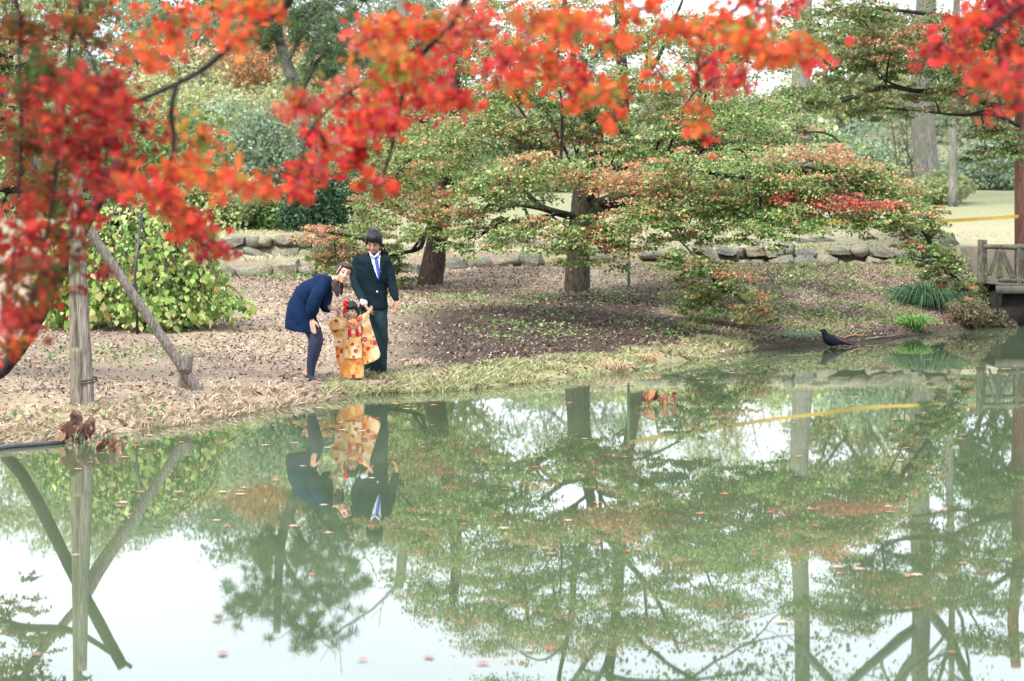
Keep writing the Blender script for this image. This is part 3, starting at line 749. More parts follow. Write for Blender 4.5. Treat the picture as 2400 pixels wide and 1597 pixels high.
# propped maple beside the poles (mostly behind the near boughs; shows in the pond)
b4 = Vector((-6.3, 24.6, 0)); b4.z = gz(b4.x, b4.y)
t4 = thing('maple_tree', 'reddish maple resting its limb over the crossed wooden prop poles', 'tree', b4, 'maples on the pond bank')
mb = MB(); tk = spline([b4, b4 + Vector((.2, 0, 1.0)), b4 + Vector((.7, 0, 2.0)), b4 + Vector((1.1, .1, 3.0)), b4 + Vector((1.2, .3, 4.4))], 5)
mb.tube(tk, (.17, .06), 10); mb.build('trunk', M_BARK, t4); nodes = tk[8:]
mb = MB(); c = spline([tk[9], Vector((-5.0, 24.2, 2.2)), Vector((-4.3, 23.6, 2.15)), Vector((-3.7, 23.3, 2.45))], 5); mb.tube(c, (.06, .02), 7); mb.build('limb', M_BARK_D, t4); mb = MB(); nodes += c
pads_4 = []
for (x, z, w) in [(-5.6, 2.6, .5), (-5.2, 3.1, .5), (-4.9, 2.4, .35), (-5.4, 3.7, .6), (-4.9, 3.4, .45), (-5.8, 4.2, .6), (-5.1, 4.2, .5), (-6.3, 3.2, .7), (-6.6, 3.9, .7), (-5.1, 2.0, .3), (-4.75, 2.9, .3), (-4.7, 3.7, .35), (-5.0, 2.75, .35)]:
    y = 24.2 + random.gauss(0, .4); m = FPX / y
    pads_4.append((1200 + x * m, 500 - (z - CAMZ) * m, w * m, .2 * m, .55, y))
reach(mb, nodes, pads_4); mb.build('twigs', M_BARK_D, t4)['kind'] = 'stuff'
P, N, C = pad_leaves(pads_4, .3)
leaf_part('crown', P, N, .046 * np.exp(R.normal(0, .25, len(P))), SH_KITE, C, M_LEAF, t4)

# =================================================================== wooden prop poles at the left
def pole(name, label, pts, r, mat, group=None, rope=None, sides=12):
    t = thing(name, label, 'pole', (pts[0][0], pts[0][1], pts[0][2]), group)
    mb = MB(); mb.tube(spline(pts, 5), r, sides, wob=.035); mb.build('log', mat, t)
    if rope:
        for (a, rr, n) in rope:
            mb = MB()
            for k in range(n):
                c = Vector(a) + Vector((0, 0, .018 * k)); ring = []
                for j in range(15):
                    an = 2 * math.pi * j / 14; ring.append(c + Vector((math.cos(an) * rr[0], math.sin(an) * rr[1], .012 * math.sin(an + k))))
                mb.tube(ring, .008, 5)
            mb.build('rope', plain('old_rope', (.10, .075, .05), .9, .2) if 'old_rope' not in bpy.data.materials else bpy.data.materials['old_rope'], t)
    return t
g0 = onground(205, 955); DP = g0.y
pole('prop_post', 'tall pale weathered vertical prop post lashed to a short stub post', [pix(207, 972, DP), pix(202, 860, DP), pix(193, 700, DP), pix(187, 560, DP), pix(181, 400, DP + .02)], (.062, .045), M_POLE, 'log props under the maple',
     rope=[(pix(196, 893, DP + .05), (.13, .12), 2)])
pole('prop_post', 'darker grey vertical prop post standing just behind the pale one', [pix(178, 960, DP + .25), pix(174, 700, DP + .25), pix(172, 500, DP + .25), pix(170, 330, DP + .25)], (.052, .042), M_POST, 'log props under the maple')
pole('stub_post', 'short sawn stub post at the foot of the tall prop post', [pix(181, 962, DP - .02), pix(181, 890, DP - .02), pix(182, 816, DP - .02)], (.062, .058), M_POST, 'log props under the maple')
g1 = onground(466, 915)
pole('prop_pole', 'long pale log leaning right to left, its foot tied to a leaning stake', [pix(470, 925, g1.y), pix(440, 880, g1.y), pix(335, 725, g1.y - .1), pix(230, 570, g1.y - .2), pix(190, 505, g1.y - .25), pix(86, 385, g1.y - .35), pix(40, 320, g1.y - .4)], (.054, .038), M_POLE, 'log props under the maple',
     rope=[(pix(433, 870, g1.y), (.068, .068), 2)])
pole('stake', 'leaning round stake behind the foot of the long pale log', [pix(427, 935, g1.y + .12), pix(434, 880, g1.y + .12), pix(442, 830, g1.y + .14)], (.06, .055), M_POST, 'log props under the maple')
pole('prop_pole', 'dark barked log slanting up across the vertical prop posts from behind', [Vector((-6.0, 24.0, gz(-6, 24) - .1)), Vector((-5.03, 23.9, .42)), Vector((-4.2, 23.5, 1.75)), Vector((-3.78, 23.3, 2.45))], (.07, .055), M_BARK_D, 'log props under the maple')

# =================================================================== weeping heart leaved shrub
WC = Vector((-4.95, 31.6, 0)); WC.z = gz(WC.x, WC.y)
ws = thing('weeping_shrub', 'weeping shrub with large yellow green heart shaped leaves hanging in a mound', 'shrub', WC)
mb = MB(); mb.tube(spline([WC, WC + Vector((.05, 0, .9)), WC + Vector((-.1, 0, 1.6)), WC + Vector((-.55, 0, 2.25)), WC + Vector((-.7, 0, 2.7))], 5), (.07, .035), 8)
LP, LN, LC, LS = [], [], [], []
for k in range(150):
    a = random.uniform(0, 6.283); rad = random.uniform(.3, 1.0) ** .6 * random.uniform(.82, 1.12)
    ex, ey = math.cos(a) * 1.32 * rad, math.sin(a) * 1.1 * rad
    ztop = 1.45 * math.sqrt(max(.12, 1 - rad ** 2 * .62)) + random.uniform(-.25, .2)
    s = [WC + Vector((0, 0, 1.45)), WC + Vector((ex * .5, ey * .5, ztop + .18)), WC + Vector((ex * .92, ey * .92, ztop * .92)), WC + Vector((ex * 1.04, ey * 1.04, ztop * .5)), WC + Vector((ex * 1.1 + random.gauss(0, .05), ey * 1.1, random.uniform(.08, .35)))]
    c = spline(s, 7); mb.tube(c, (.016, .003), 4)
    for q in c[(6 if k % 4 else 12):]:
        for j in range(4):
            d = Vector((math.cos(a), math.sin(a), 0))
            p = q + Vector((random.gauss(0, .07), random.gauss(0, .07), random.gauss(-.04, .06)))
            if p.z < gz(p.x, p.y) + .03: continue
            LP.append(tuple(p)); LN.append(tuple(d * 1.0 + Vector((0, -.25, .35)) + Vector((random.gauss(0, .8), random.gauss(0, .8), random.gauss(0, .6)))))
            hrel = (p.z - WC.z) / 1.5
            LS.append((random.uniform(.03, .07) if random.random() < .6 else random.uniform(.07, .12)) * (1.1 - .4 * hrel))
            LC.append(random.choices([(.17, .31, .07), (.27, .42, .10), (.42, .52, .16), (.58, .58, .25), (.40, .27, .10), (.06, .14, .035)], [4, 5, 5, 3, .8, 3])[0])
mb.build('stems', M_TWIG, ws)
LP, LN, LC, LS = map(np.array, (LP, LN, LC, LS)); LC = LC * np.exp(R.normal(0, .2, (len(LC), 1)))
facing = LS * np.clip(-unit(LN)[:, 1], 0, 1) * (LP[:, 1] < WC.y - .2)
top = np.argsort(-facing)[:280]; rest = np.setdiff1d(np.arange(len(LP)), top)
DN = np.tile(np.array([0, 0, -1.0]), (len(LP), 1)) + R.normal(0, .35, (len(LP), 3))
leaf_part('foliage', LP[rest], LN[rest], LS[rest], SH_HEART, LC[rest], M_LEAF, ws, T=DN[rest])
def leaf_objects(parent, name, P, N, S, shape, C, mat, T):
    """single leaves: a dozen tinted meshes shared between many objects"""
    order = np.argsort(C[:, 0] * 2 - C[:, 1]); groups = np.array_split(order, 14)
    for g in groups:
        if not len(g): continue
        me = fast_mesh(name, shape, np.arange(len(shape))[None, :], mat, C[g].mean(0)[None, :])
        for i in g:
            n_ = Vector(N[i]).normalized(); t_ = Vector(T[i]); t_ = (t_ - n_ * t_.dot(n_)).normalized(); b_ = n_.cross(t_)
            o = link(me, name, Vector(P[i]), parent)
            o.rotation_mode = 'QUATERNION'; o.rotation_quaternion = Matrix((b_, t_, n_)).transposed().to_quaternion(); o.scale = (S[i],) * 3
leaf_objects(ws, 'leaf', LP[top], LN[top], LS[top], SH_HEART, LC[top], M_LEAF, DN[top])
q = pix(322, 665, 30.4); mb = MB(); mb.tube([Vector((q.x, q.y, gz(q.x, q.y) - .1)), pix(316, 640, 30.4), pix(332, 500, 30.6)], .018, 7)
tag(mb.build('iron_rod', M_BLACK), 'thin black iron rod stuck upright inside the weeping shrub', 'rod')

# =================================================================== near boughs (out of focus)
PAL = {'rd': [(.72, .035, .03, 5), (.55, .02, .035, 3), (.80, .10, .03, 3), (.62, .10, .12, 1), (.35, .10, .03, 1)],
       'or': [(.80, .095, .02, 5), (.74, .17, .03, 3), (.80, .06, .03, 3), (.45, .22, .03, 2), (.22, .25, .04, 1)],
       'og': [(.72, .17, .03, 4), (.42, .28, .04, 3), (.18, .28, .04, 3), (.8, .08, .03, 2)],
       'ol': [(.26, .10, .02, 4), (.42, .07, .025, 4), (.16, .14, .03, 3), (.5, .15, .02, 3), (.09, .10, .025, 2), (.6, .03, .03, 2)],
       'dg': [(.06, .12, .025, 4), (.12, .16, .03, 3), (.3, .12, .02, 3), (.5, .06, .03, 2)],
       'dr': [(.45, .015, .03, 4), (.55, .03, .04, 3), (.35, .03, .05, 2)],
       'pk': [(.72, .12, .10, 3), (.75, .06, .05, 4), (.6, .18, .13, 2), (.7, .17, .05, 2), (.3, .25, .06, 1)]}
CL_L = [(60,60,90,70,'ol',55),(180,60,110,70,'ol',85),(130,170,115,75,'dg',105),(60,240,80,75,'rd',75),(230,200,85,65,'rd',85),(200,270,115,65,'rd',125),(80,330,100,75,'ol',115),(220,350,105,65,'rd',115),(110,430,110,75,'ol',130),
 (60,520,75,75,'rd',105),(140,560,70,65,'ol',80),(60,620,75,55,'rd',85),(80,690,75,50,'ol',80),(40,755,45,38,'rd',45),(250,430,55,45,'rd',45),(200,500,40,35,'rd',30),(100,640,90,45,'ol',70),(18,825,38,40,'or',30),(300,290,75,55,'rd',65),(245,642,35,16,'dr',14),(180,690,14,12,'rd',3)]
CL_R = [(380,60,110,55,'or',70),(500,40,110,45,'or',70),(600,20,90,40,'or',50),(330,130,75,45,'or',42),(560,95,50,35,'or',18),(410,290,50,50,'og',26),(480,330,50,50,'og',34),(420,400,105,35,'or',62),(330,440,85,35,'rd',60),(520,420,85,25,'or',50),
 (600,440,60,22,'or',32),(460,530,55,35,'rd',60),(505,590,32,24,'dr',40),(400,480,55,35,'or',40),(700,250,65,45,'pk',70),(760,330,55,45,'rd',65),(720,400,75,35,'rd',70),(690,450,45,20,'rd',30),(830,370,55,35,'rd',48),(880,430,55,18,'rd',20),
 (870,300,85,50,'rd',105),(950,250,95,50,'rd',105),(830,230,75,50,'pk',80),(900,160,95,55,'og',95),(980,170,75,45,'rd',70),(1080,240,55,28,'rd',48),(1020,100,95,55,'rd',90),(960,60,95,45,'or',80),(860,80,85,35,'pk',50),(1130,60,95,45,'pk',80),
 (1180,150,75,45,'rd',48),(1250,50,75,45,'or',60),(1270,160,65,45,'or',55),(1330,190,55,45,'rd',48),(1350,60,75,38,'or',50),(1420,220,60,32,'or',36),(1440,100,65,45,'or',30),(1440,285,28,32,'or',16),(1200,200,60,30,'or',28),(1340,240,40,30,'or',18),
 (1530,180,65,60,'or',30),(1600,80,85,45,'or',62),(1700,60,85,45,'or',72),(1780,110,75,35,'or',72),(1860,120,65,35,'or',60),(1900,150,35,25,'rd',20),(1650,160,65,55,'rd',48),(1730,200,32,32,'rd',24),(1640,275,30,42,'or',24),(1652,322,22,24,'rd',12),
 (1500,20,100,30,'or',45),(1800,20,100,30,'rd',50),(1975,102,14,6,'rd',3),(2200,110,45,25,'rd',32),(2260,60,55,35,'rd',50),(2330,40,55,45,'dr',60),(2250,140,45,20,'rd',26),(2300,180,55,25,'rd',40),(2350,210,45,35,'rd',40),(2365,262,25,22,'rd',14),(2360,120,38,38,'rd',32),(2395,30,30,40,'rd',24)]
def near_maple(label, base, limbs, clusters, d0, dark=1.0):
    t = thing('maple_tree', label, 'tree', base, 'near maples hanging over the pond'); mb = MB(); nodes = []
    for pts, r in limbs:
        if nodes: pts = [min(nodes, key=lambda q: (q - pts[0]).length)] + list(pts[1:])
        c = spline(pts, 6); mb.tube(c, r, 7, wob=.04); nodes += c
    Ps, Ns, Cs = [], [], []
    for (u, v, hu, hv, pal, n) in clusters:
        n = int(n * 1.8); d = d0 + random.gauss(0, .7); m = d / FPX; c = pix(u, v, d)
        b = min(nodes, key=lambda q: (q - c).length)
        pts = spline([b, b.lerp(c, .5) + Vector((0, 0, .05)), c], 4); mb.tube(pts, (.004, .002), 4)
        ends = []
        for k in range(9):
            e = c + Vector((random.uniform(-1, 1) * hu * m * 1.05, random.gauss(0, .15), random.uniform(-1.05, .85) * hv * m)); mb.tube([pts[-2], e], (.0025, .0012), 4); ends.append((tuple(pts[-2]), tuple(e)))
        ends = np.array(ends)
        a = R.random(n) * 6.283; q = np.sqrt(R.random(n))
        k = R.integers(0, len(ends), n); tt = R.uniform(.25, 1.1, (n, 1))
        along = ends[k, 0] * (1 - tt) + ends[k, 1] * tt + R.normal(0, .022, (n, 3))
        loose = np.array(tuple(c)) + np.stack([q * np.cos(a) * hu * m, R.normal(0, .25, n), q * np.sin(a) * hv * m], 1)
        P = np.where(R.random((n, 1)) < .7, along, loose)
        Ps.append(P); Ns.append(R.normal(size=(n, 3)) * .8 + np.array([0, -.5, .45])); Cs.append(jitter(PAL[pal], n, .28) * dark)
    mb.build('branches', M_BARK_D, t)
    P, N, C = map(np.concatenate, (Ps, Ns, Cs)); S = .040 * np.exp(R.normal(0, .25, len(P)))
    T = R.normal(size=P.shape) + np.array([0, 0, -.6])
    key = S / P[:, 1] * np.abs(unit(N)[:, 1]); key[np.abs(P[:, 0] / P[:, 1]) > .21] = 0; key[(P[:, 2] - CAMZ) / P[:, 1] > .087] = 0
    top = np.argsort(-key)[:290]; rest = np.setdiff1d(np.arange(len(P)), top)
    leaf_part('foliage', P[rest], N[rest], S[rest], SH_STAR, C[rest], M_FORE, t, T=T[rest])
    leaf_objects(t, 'leaf', P[top], N[top], S[top], SH_STAR, C[top], M_FORE, T[top])
    return t
dn = 9.4
tr_ = Vector((3.9, 6.2, gz(3.9, 6.2) - .05))
main = [tr_, tr_ + Vector((-.1, .3, 1.4)), tr_ + Vector((-.5, 1.2, 2.7)), Vector((2.6, 8.4, 3.3)), Vector((1.6, 9.2, 3.45)), Vector((.3, 9.5, 3.5)), Vector((-.6, 9.5, 3.35)), Vector((-1.2, 9.5, 3.1))]
near_maple('near maple with scarlet and orange boughs arching above the pond and the family', tr_, [
    (main, [.16 - .0032 * i for i in range(43)]),
    ([Vector((-.6, 9.5, 3.35)), pix(700, -40, dn), pix(655, 22, dn), pix(590, 62, dn), pix(540, 108, dn), pix(480, 160, dn), pix(415, 196, dn), pix(350, 226, dn), pix(270, 258, dn)], (.019, .008)),
    ([pix(410, 198, dn), pix(402, 260, dn), pix(408, 340, dn), pix(388, 420, dn), pix(378, 480, dn), pix(430, 540, dn), pix(500, 590, dn)], (.012, .004)),
    ([Vector((.3, 9.5, 3.5)), pix(1130, -70, dn), pix(1085, 10, dn), pix(1060, 60, dn), pix(1005, 110, dn), pix(965, 165, dn), pix(945, 215, dn), pix(925, 320, dn), pix(900, 410, dn)], (.018, .006)),
    ([pix(1060, 60, dn), pix(960, 120, dn), pix(840, 200, dn), pix(730, 300, dn), pix(700, 420, dn)], (.006, .003)),
    ([Vector((1.0, 9.4, 3.47)), pix(1750, -40, dn), pix(1700, 40, dn), pix(1640, 110, dn), pix(1640, 220, dn), pix(1650, 310, dn)], (.01, .003)),
    ([Vector((.3, 9.5, 3.5)), pix(1330, -30, dn), pix(1320, 70, dn), pix(1400, 180, dn), pix(1440, 270, dn)], (.008, .003)),
    ([Vector((2.6, 8.4, 3.3)), pix(2440, -20, dn), pix(2330, 60, dn), pix(2230, 120, dn)], (.01, .004)), ([pix(2330, 60, dn), pix(2350, 200, dn), pix(2365, 260, dn)], (.006, .003)),
    ([pix(1700, 40, dn), pix(1800, 90, dn), pix(1890, 140, dn)], (.006, .003))], CL_R, dn, .74)
tl_ = Vector((-3.9, 7.2, gz(-3.9, 7.2) - .05))
near_maple('near maple with crimson, olive and brown leaves hanging before the prop posts', tl_, [
    ([tl_, tl_ + Vector((.1, .3, 1.4)), tl_ + Vector((.5, .9, 2.5)), Vector((-2.7, 8.8, 3.2)), Vector((-2.0, 9.2, 3.3)), Vector((-1.5, 9.3, 3.2))], [.14 - .0036 * i for i in range(31)]),
    ([Vector((-2.0, 9.2, 3.3)), pix(175, -30, dn), pix(165, 100, dn), pix(150, 260, dn), pix(130, 420, dn), pix(100, 600, dn), pix(70, 720, dn)], (.012, .004)),
    ([Vector((-2.3, 9.0, 3.27)), pix(20, -30, dn), pix(45, 150, dn), pix(50, 330, dn), pix(35, 560, dn), pix(20, 820, dn)], (.01, .003)),
    ([pix(165, 60, dn), pix(230, 180, dn), pix(250, 330, dn), pix(240, 450, dn)], (.007, .003))], CL_L, 9.4, .46)

# =================================================================== ground cover
def scatter(n, x0, x1, q0, q1, pw=1.0):
    """points on the bank between the shoreline (+q0) and q1 beyond it"""
    x = R.uniform(x0, x1, n); q = q0 + (q1 - q0) * R.random(n) ** pw; y = shore(x) + q
    return x, y
n = 120000
x = R.uniform(-6.5, 9.2, n); y = shore(x) + R.random(n) * (wally(x) - shore(x))
f = fbm(x * .7 + 5, y * .7, 3); keep = (R.random(n) < np.clip(1.7 * f - .15, .15, 1)); x, y = x[keep], y[keep]; n = len(x)
z = ground_z(x, y) + R.uniform(.004, .03, n); keep = z > .025; x, y, z = x[keep], y[keep], z[keep]; n = len(x)
C = jitter([(.38, .28, .22, 4), (.27, .18, .13, 4), (.48, .39, .32, 4), (.14, .09, .07, 4), (.05, .035, .03, 4), (.46, .36, .15, .7), (.42, .14, .08, .3)], n, .25)
C = C * (1 - .55 * mud_mask(x, y) * (R.random(n) < .85))[:, None] * .82
o = leaf_part('leaf_litter', np.stack([x, y, z], 1), R.normal(0, .5, (n, 3)) + np.array([0, 0, 1.0]), R.uniform(.03, .065, n), SH_LITTER * np.array([1.3, 1, 1]), C, M_DRY)
tag(o, 'brown and pinkish fallen leaves strewn over the pond bank', 'leaf litter')

def blades(name, label, x, y, h, cols, lean=.35, w=.006, cat='grass', parent=None, z=None):
    n = len(x); z = ground_z(x, y) if z is None else z
    P = np.stack([x, y, z - .01], 1); a = R.random(n) * 6.283
    D = unit(np.stack([np.cos(a) * lean * R.random(n) * 1.6, np.sin(a) * lean * R.random(n) * 1.6, np.ones(n)], 1))
    S = np.cross(D, unit(R.normal(size=(n, 3)))); S = unit(S) * (w * R.uniform(.6, 1.4, n))[:, None]; H = np.asarray(h).reshape(-1, 1)
    Bn = np.stack([np.cos(a), np.sin(a), np.zeros(n)], 1) * H * lean * .5
    V = np.stack([P - S, P + S, P + D * H * .6 + S * .7, P + D * H + Bn - np.array([0, 0, 1]) * H * lean * .18, P + D * H * .6 - S * .7], 1).reshape(-1, 3)
    F = np.arange(n * 5).reshape(-1, 5)
    org = np.array([x.mean(), y.mean(), z.min()])
    o = link(fast_mesh(name, V - org, F, M_GRASS, np.clip(jitter(cols, n, .22) * .82, .01, .9)), name, org, parent)
    if parent is None: tag(o, label, cat, kind='stuff')
    else: o['kind'] = 'stuff'
    return o
STRAW = [(.58, .45, .33, 4), (.66, .54, .40, 3), (.42, .28, .20, 2), (.42, .42, .22, 1)]
PALEG = [(.42, .45, .20, 5), (.58, .56, .34, 4), (.26, .34, .12, 3), (.55, .42, .30, 2)]
x, y = scatter(16000, -6.0, -.8, .05, 2.4, 1.4); k = fbm(x * 1.6, y * 1.6, 3) > .47; x, y = x[k], y[k]
blades('dry_grass', 'straw coloured dry grass along the waterline below the prop posts', x, y, R.uniform(.04, .13, len(x)), STRAW, .9)
x, y = scatter(26000, -2.0, 3.4, .0, 1.7, 1.3); k = (fbm(x * 1.8 + 4, y * 1.8, 3) > .45); x, y = x[k], y[k]
blades('pale_grass', 'pale yellow green grass fringing the pond below the family', x, y, R.uniform(.04, .12, len(x)), PALEG, .7)
x = R.uniform(2.4, 8.0, 26000); y = shore(x) + .5 + R.random(len(x)) * (wally(x) - shore(x) - .6); k = fbm(x * 2.1 + 40, y * 1.4, 4) > .47; x, y = x[k], y[k]
blades('bank_grass', 'short green grass in patches on the bank under the long stone wall', x, y, R.uniform(.03, .09, len(x)), [(.20, .28, .08, 4), (.30, .36, .13, 4), (.42, .43, .2, 3), (.1, .22, .05, 1)], .7)
x = R.uniform(-6, 9, 16000); y = wally(x) + .4 + R.random(len(x)) * 7; k = fbm(x * 1.2 + 40, y * .9, 4) > .45; x, y = x[k], y[k]
blades('terrace_grass', 'thin pale grass on the terrace behind the stone walls', x, y, R.uniform(.04, .13, len(x)), PALEG, .6, .009)
# weeds of small round leaves
cs = [(1090, 705), (1180, 715), (1260, 700), (1340, 720), (1420, 705), (1240, 765), (1180, 790), (1320, 790), (1290, 740), (970, 735), (1020, 700), (1440, 690), (1850, 655), (1960, 670), (1880, 625), (1935, 745), (2020, 727), (1700, 745), (1760, 700), (700, 655), (640, 655), (560, 690), (130, 830), (240, 845), (380, 830), (1870, 690), (2040, 690), (1500, 760), (1560, 790), (350, 985), (120, 1000)]
Ps = []
for u, v in cs:
    c = onground(u, v); m = random.randint(50, 160); a = R.normal(0, 1, (m, 2)) * np.array([random.uniform(.15, .45), random.uniform(.2, .5)])
    px_, py_ = c.x + a[:, 0], c.y + a[:, 1]; Ps.append(np.stack([px_, py_, ground_z(px_, py_) + R.uniform(.02, .09, m)], 1))
P = np.concatenate(Ps); n = len(P)
o = leaf_part('ground_weeds', P, R.normal(0, .45, (n, 3)) + np.array([0, 0, 1.]), R.uniform(.03, .065, n), SH_WIDE * 1.2, jitter([(.11, .21, .06), (.20, .29, .10), (.34, .38, .16), (.08, .17, .05)], n, .25), M_LEAF)
tag(o, 'small bright green weeds scattered over the bank', 'weeds')

def clump(name, label, u, v, n, h, cols, rad, lean, w, cat='grass clump'):
    c = onground(u, v); a = R.random(n) * 6.283; r = rad * np.sqrt(R.random(n))
    x, y = c.x + r * np.cos(a), c.y + r * np.sin(a); z = np.full(n, c.z)
    t = thing(name, label, cat, c)
    P = np.stack([x, y, z - .02], 1); H = (h * R.uniform(.6, 1.1, n))[:, None]
    lean = (lean * R.uniform(.05, 2.0, n))[:, None]; D = np.concatenate([np.cos(a)[:, None] * lean, np.sin(a)[:, None] * lean, np.ones((n, 1))], 1) + R.normal(0, .12, (n, 3)); D = unit(D)
    S = unit(np.cross(D, R.normal(size=(n, 3)))) * w; O = np.stack([np.cos(a), np.sin(a), np.zeros(n)], 1)
    p1 = P + D * H * .6; p2 = p1 + (D * .25 + O * .35 * lean * 1.6) * H - np.array([0, 0, .05]) * H; p3 = p2 + (O * .35 * lean * 1.6) * H - np.array([0, 0, .28]) * H * lean * 2
    V = np.stack([P - S, P + S, p1 - S, p1 + S, p2 - S * .8, p2 + S * .8, p3 - S * .2, p3 + S * .2], 1).reshape(-1, 3)
    b = np.arange(n)[:, None] * 8; F = np.concatenate([b + np.array([[0, 1, 3, 2]]), b + np.array([[2, 3, 5, 4]]), b + np.array([[4, 5, 7, 6]])])
    me = fast_mesh('blades', V - np.array(tuple(c)), F, M_GRASS, np.tile(np.clip(jitter(cols, n, .25), .01, .9), (3, 1)))
    o = link(me, 'blades', c, t); o['kind'] = 'stuff'; return t
clump('sedge_clump', 'round dark green sedge clump on the bank left of the rustic bridge', 2176, 722, 1600, .55, [(.015, .055, .022), (.03, .085, .035), (.08, .14, .06)], .18, .55, .006)
clump('grass_tuft', 'bright green grass tuft at the waterline below the sedge clump', 2142, 772, 600, .30, [(.10, .28, .04), (.15, .34, .07), (.26, .40, .14)], .11, .3, .006)
clump('grass_tuft', 'thin reddish dry tuft at the waterline right of the family', 1512, 848, 160, .15, [(.42, .25, .16), (.5, .36, .2)], .12, .4, .006)
clump('grass_tuft', 'dry straw tuft on the bank beside the pale grass, left of the crow', 1440, 868, 200, .17, [(.45, .3, .2), (.5, .42, .26)], .16, .4, .006)

# withered water plants
def withered(label, u, v, n, h, sp, cols):
    d = CAMZ / max(1e-6, -(ray(u, v).z / ray(u, v).y)); c = Vector((ray(u, v).x / ray(u, v).y * d, d, -.03))
    t = thing('withered_plant', label, 'plant', c, 'withered plants at the waterline'); P, N, T = [], [], []
    for k in range(n):
        mb = MB(); e = c + Vector((random.gauss(0, sp), random.gauss(0, sp * .6), h * random.uniform(.5, 1.05)))
        pts = spline([c + Vector((random.gauss(0, sp * .4), random.gauss(0, .04), 0)), c.lerp(e, .6) + Vector((0, 0, .05)), e, e + Vector((random.gauss(0, .04), random.gauss(0, .03), -.06))], 4)
        mb.tube(pts, (.005, .002), 4); mb.build('stalk', M_TWIG, t)
        for j in range(4): P.append(tuple(pts[-1 - j] + Vector((random.gauss(0, .02), random.gauss(0, .02), -.02)))); N.append((random.gauss(0, .6), -.8, random.gauss(0, .3))); T.append((random.gauss(0, .4), random.gauss(0, .2), -1))
    P, N, T = map(np.array, (P, N, T))
    for i in range(len(P)):
        leaf_part('leaf', P[i:i + 1], N[i:i + 1], np.array([random.uniform(.07, .12)]), SH_HEART * np.array([.6, 1, 2.2]), jitter(cols, 1, .25), M_DRY, t, kind=None, T=T[i:i + 1])
withered('withered brown leaved plant standing at the waterline below the prop posts', 182, 1040, 9, .30, .10, [(.20, .10, .07), (.28, .15, .10), (.12, .06, .045)])
withered('small withered brown plant in the water just right of the larger one', 248, 1060, 4, .15, .08, [(.20, .10, .07), (.28, .15, .10)])
withered('reddish withered plant standing in open water right of the mossy maple reflection', 1552, 948, 6, .16, .10, [(.35, .09, .07), (.2, .07, .06), (.42, .2, .1)])

# =================================================================== floating leaves
FL = []
for i, c in enumerate([(.42, .24, .18), (.50, .33, .26), (.34, .15, .10), (.48, .38, .24), (.50, .12, .07), (.3, .2, .15)]):
    FL.append(fast_mesh('fallen_leaf', (SH_STAR if i % 2 else SH_LITTER * np.array([2.0, 1, 1])) * np.array([1, 1, .25]), np.arange(16 if i % 2 else 4)[None, :], M_DRY, np.array([c])))
def floater(x, y, s):
    if float(shore(x)) - .25 < y or y < 9: return
    o = link(random.choice(FL), 'fallen_leaf', Vector((x, y, .006 + random.random() * .003)))
    o.scale = (s, s, s); o.rotation_euler = (0, 0, random.uniform(0, 6.283))
    tag(o, 'brown fallen leaf floating flat on the pond', 'leaf', 'fallen leaves floating on the pond')
for k in range(130):
    x = random.uniform(-3.5, 7.5); y = float(shore(x)) - abs(random.gauss(0, 2.0)) - .3; floater(x, y, random.uniform(.05, .10))
for k in range(95):
    y = random.uniform(10.4, 27); x = random.uniform(-.21, .21) * y; floater(x, y, random.uniform(.05, .085))
for (u, v) in [(330, 1155), (420, 1155), (520, 1155), (290, 1180), (620, 1045), (690, 1040), (770, 1050), (560, 1160), (1290, 1300), (1180, 1240), (1960, 1330), (2010, 1335), (1830, 1460), (1640, 1205), (1400, 1180), (2150, 1350)]:
    d = CAMZ / -(ray(u, v).z / ray(u, v).y); floater(ray(u, v).x / ray(u, v).y * d, d, .09)

# =================================================================== caution tape
M_TAPE = plain('yellow_tape', (.62, .41, .05), .4, .4, .08, 6.0, .05)
tp = P3([(1474, 500, 41.2), (1600, 507, 42.5), (1800, 514, 44.4), (1950, 520, 45.6), (2060, 524, 46.4), (2200, 519, 47.3), (2320, 512, 48.0), (2392, 507, 48.4)])
c = spline(tp, 6); V, F = [], []
for i, p in enumerate(c):
    tw = .25 * math.sin(i * .55)
    V += [tuple(p + Vector((0, math.sin(tw) * .035, math.cos(tw) * .035))), tuple(p - Vector((0, math.sin(tw) * .035, math.cos(tw) * .035)))]
    if i: F.append((2 * i - 2, 2 * i - 1, 2 * i + 1, 2 * i))
tag(part('caution_tape', V, F, M_TAPE), 'yellow caution tape stretched slack across the lawn to the red brown trunk', 'tape')
q = pix(1474, 498, 41.2); mb = MB(); mb.tube([Vector((q.x, q.y, gz(q.x, q.y) - .1)), q + Vector((0, 0, .08))], .025, 8)
tag(mb.build('tape_stake', plain('green_stake', (.10, .2, .12), .5, .4)), 'thin green stake holding the end of the caution tape', 'stake')

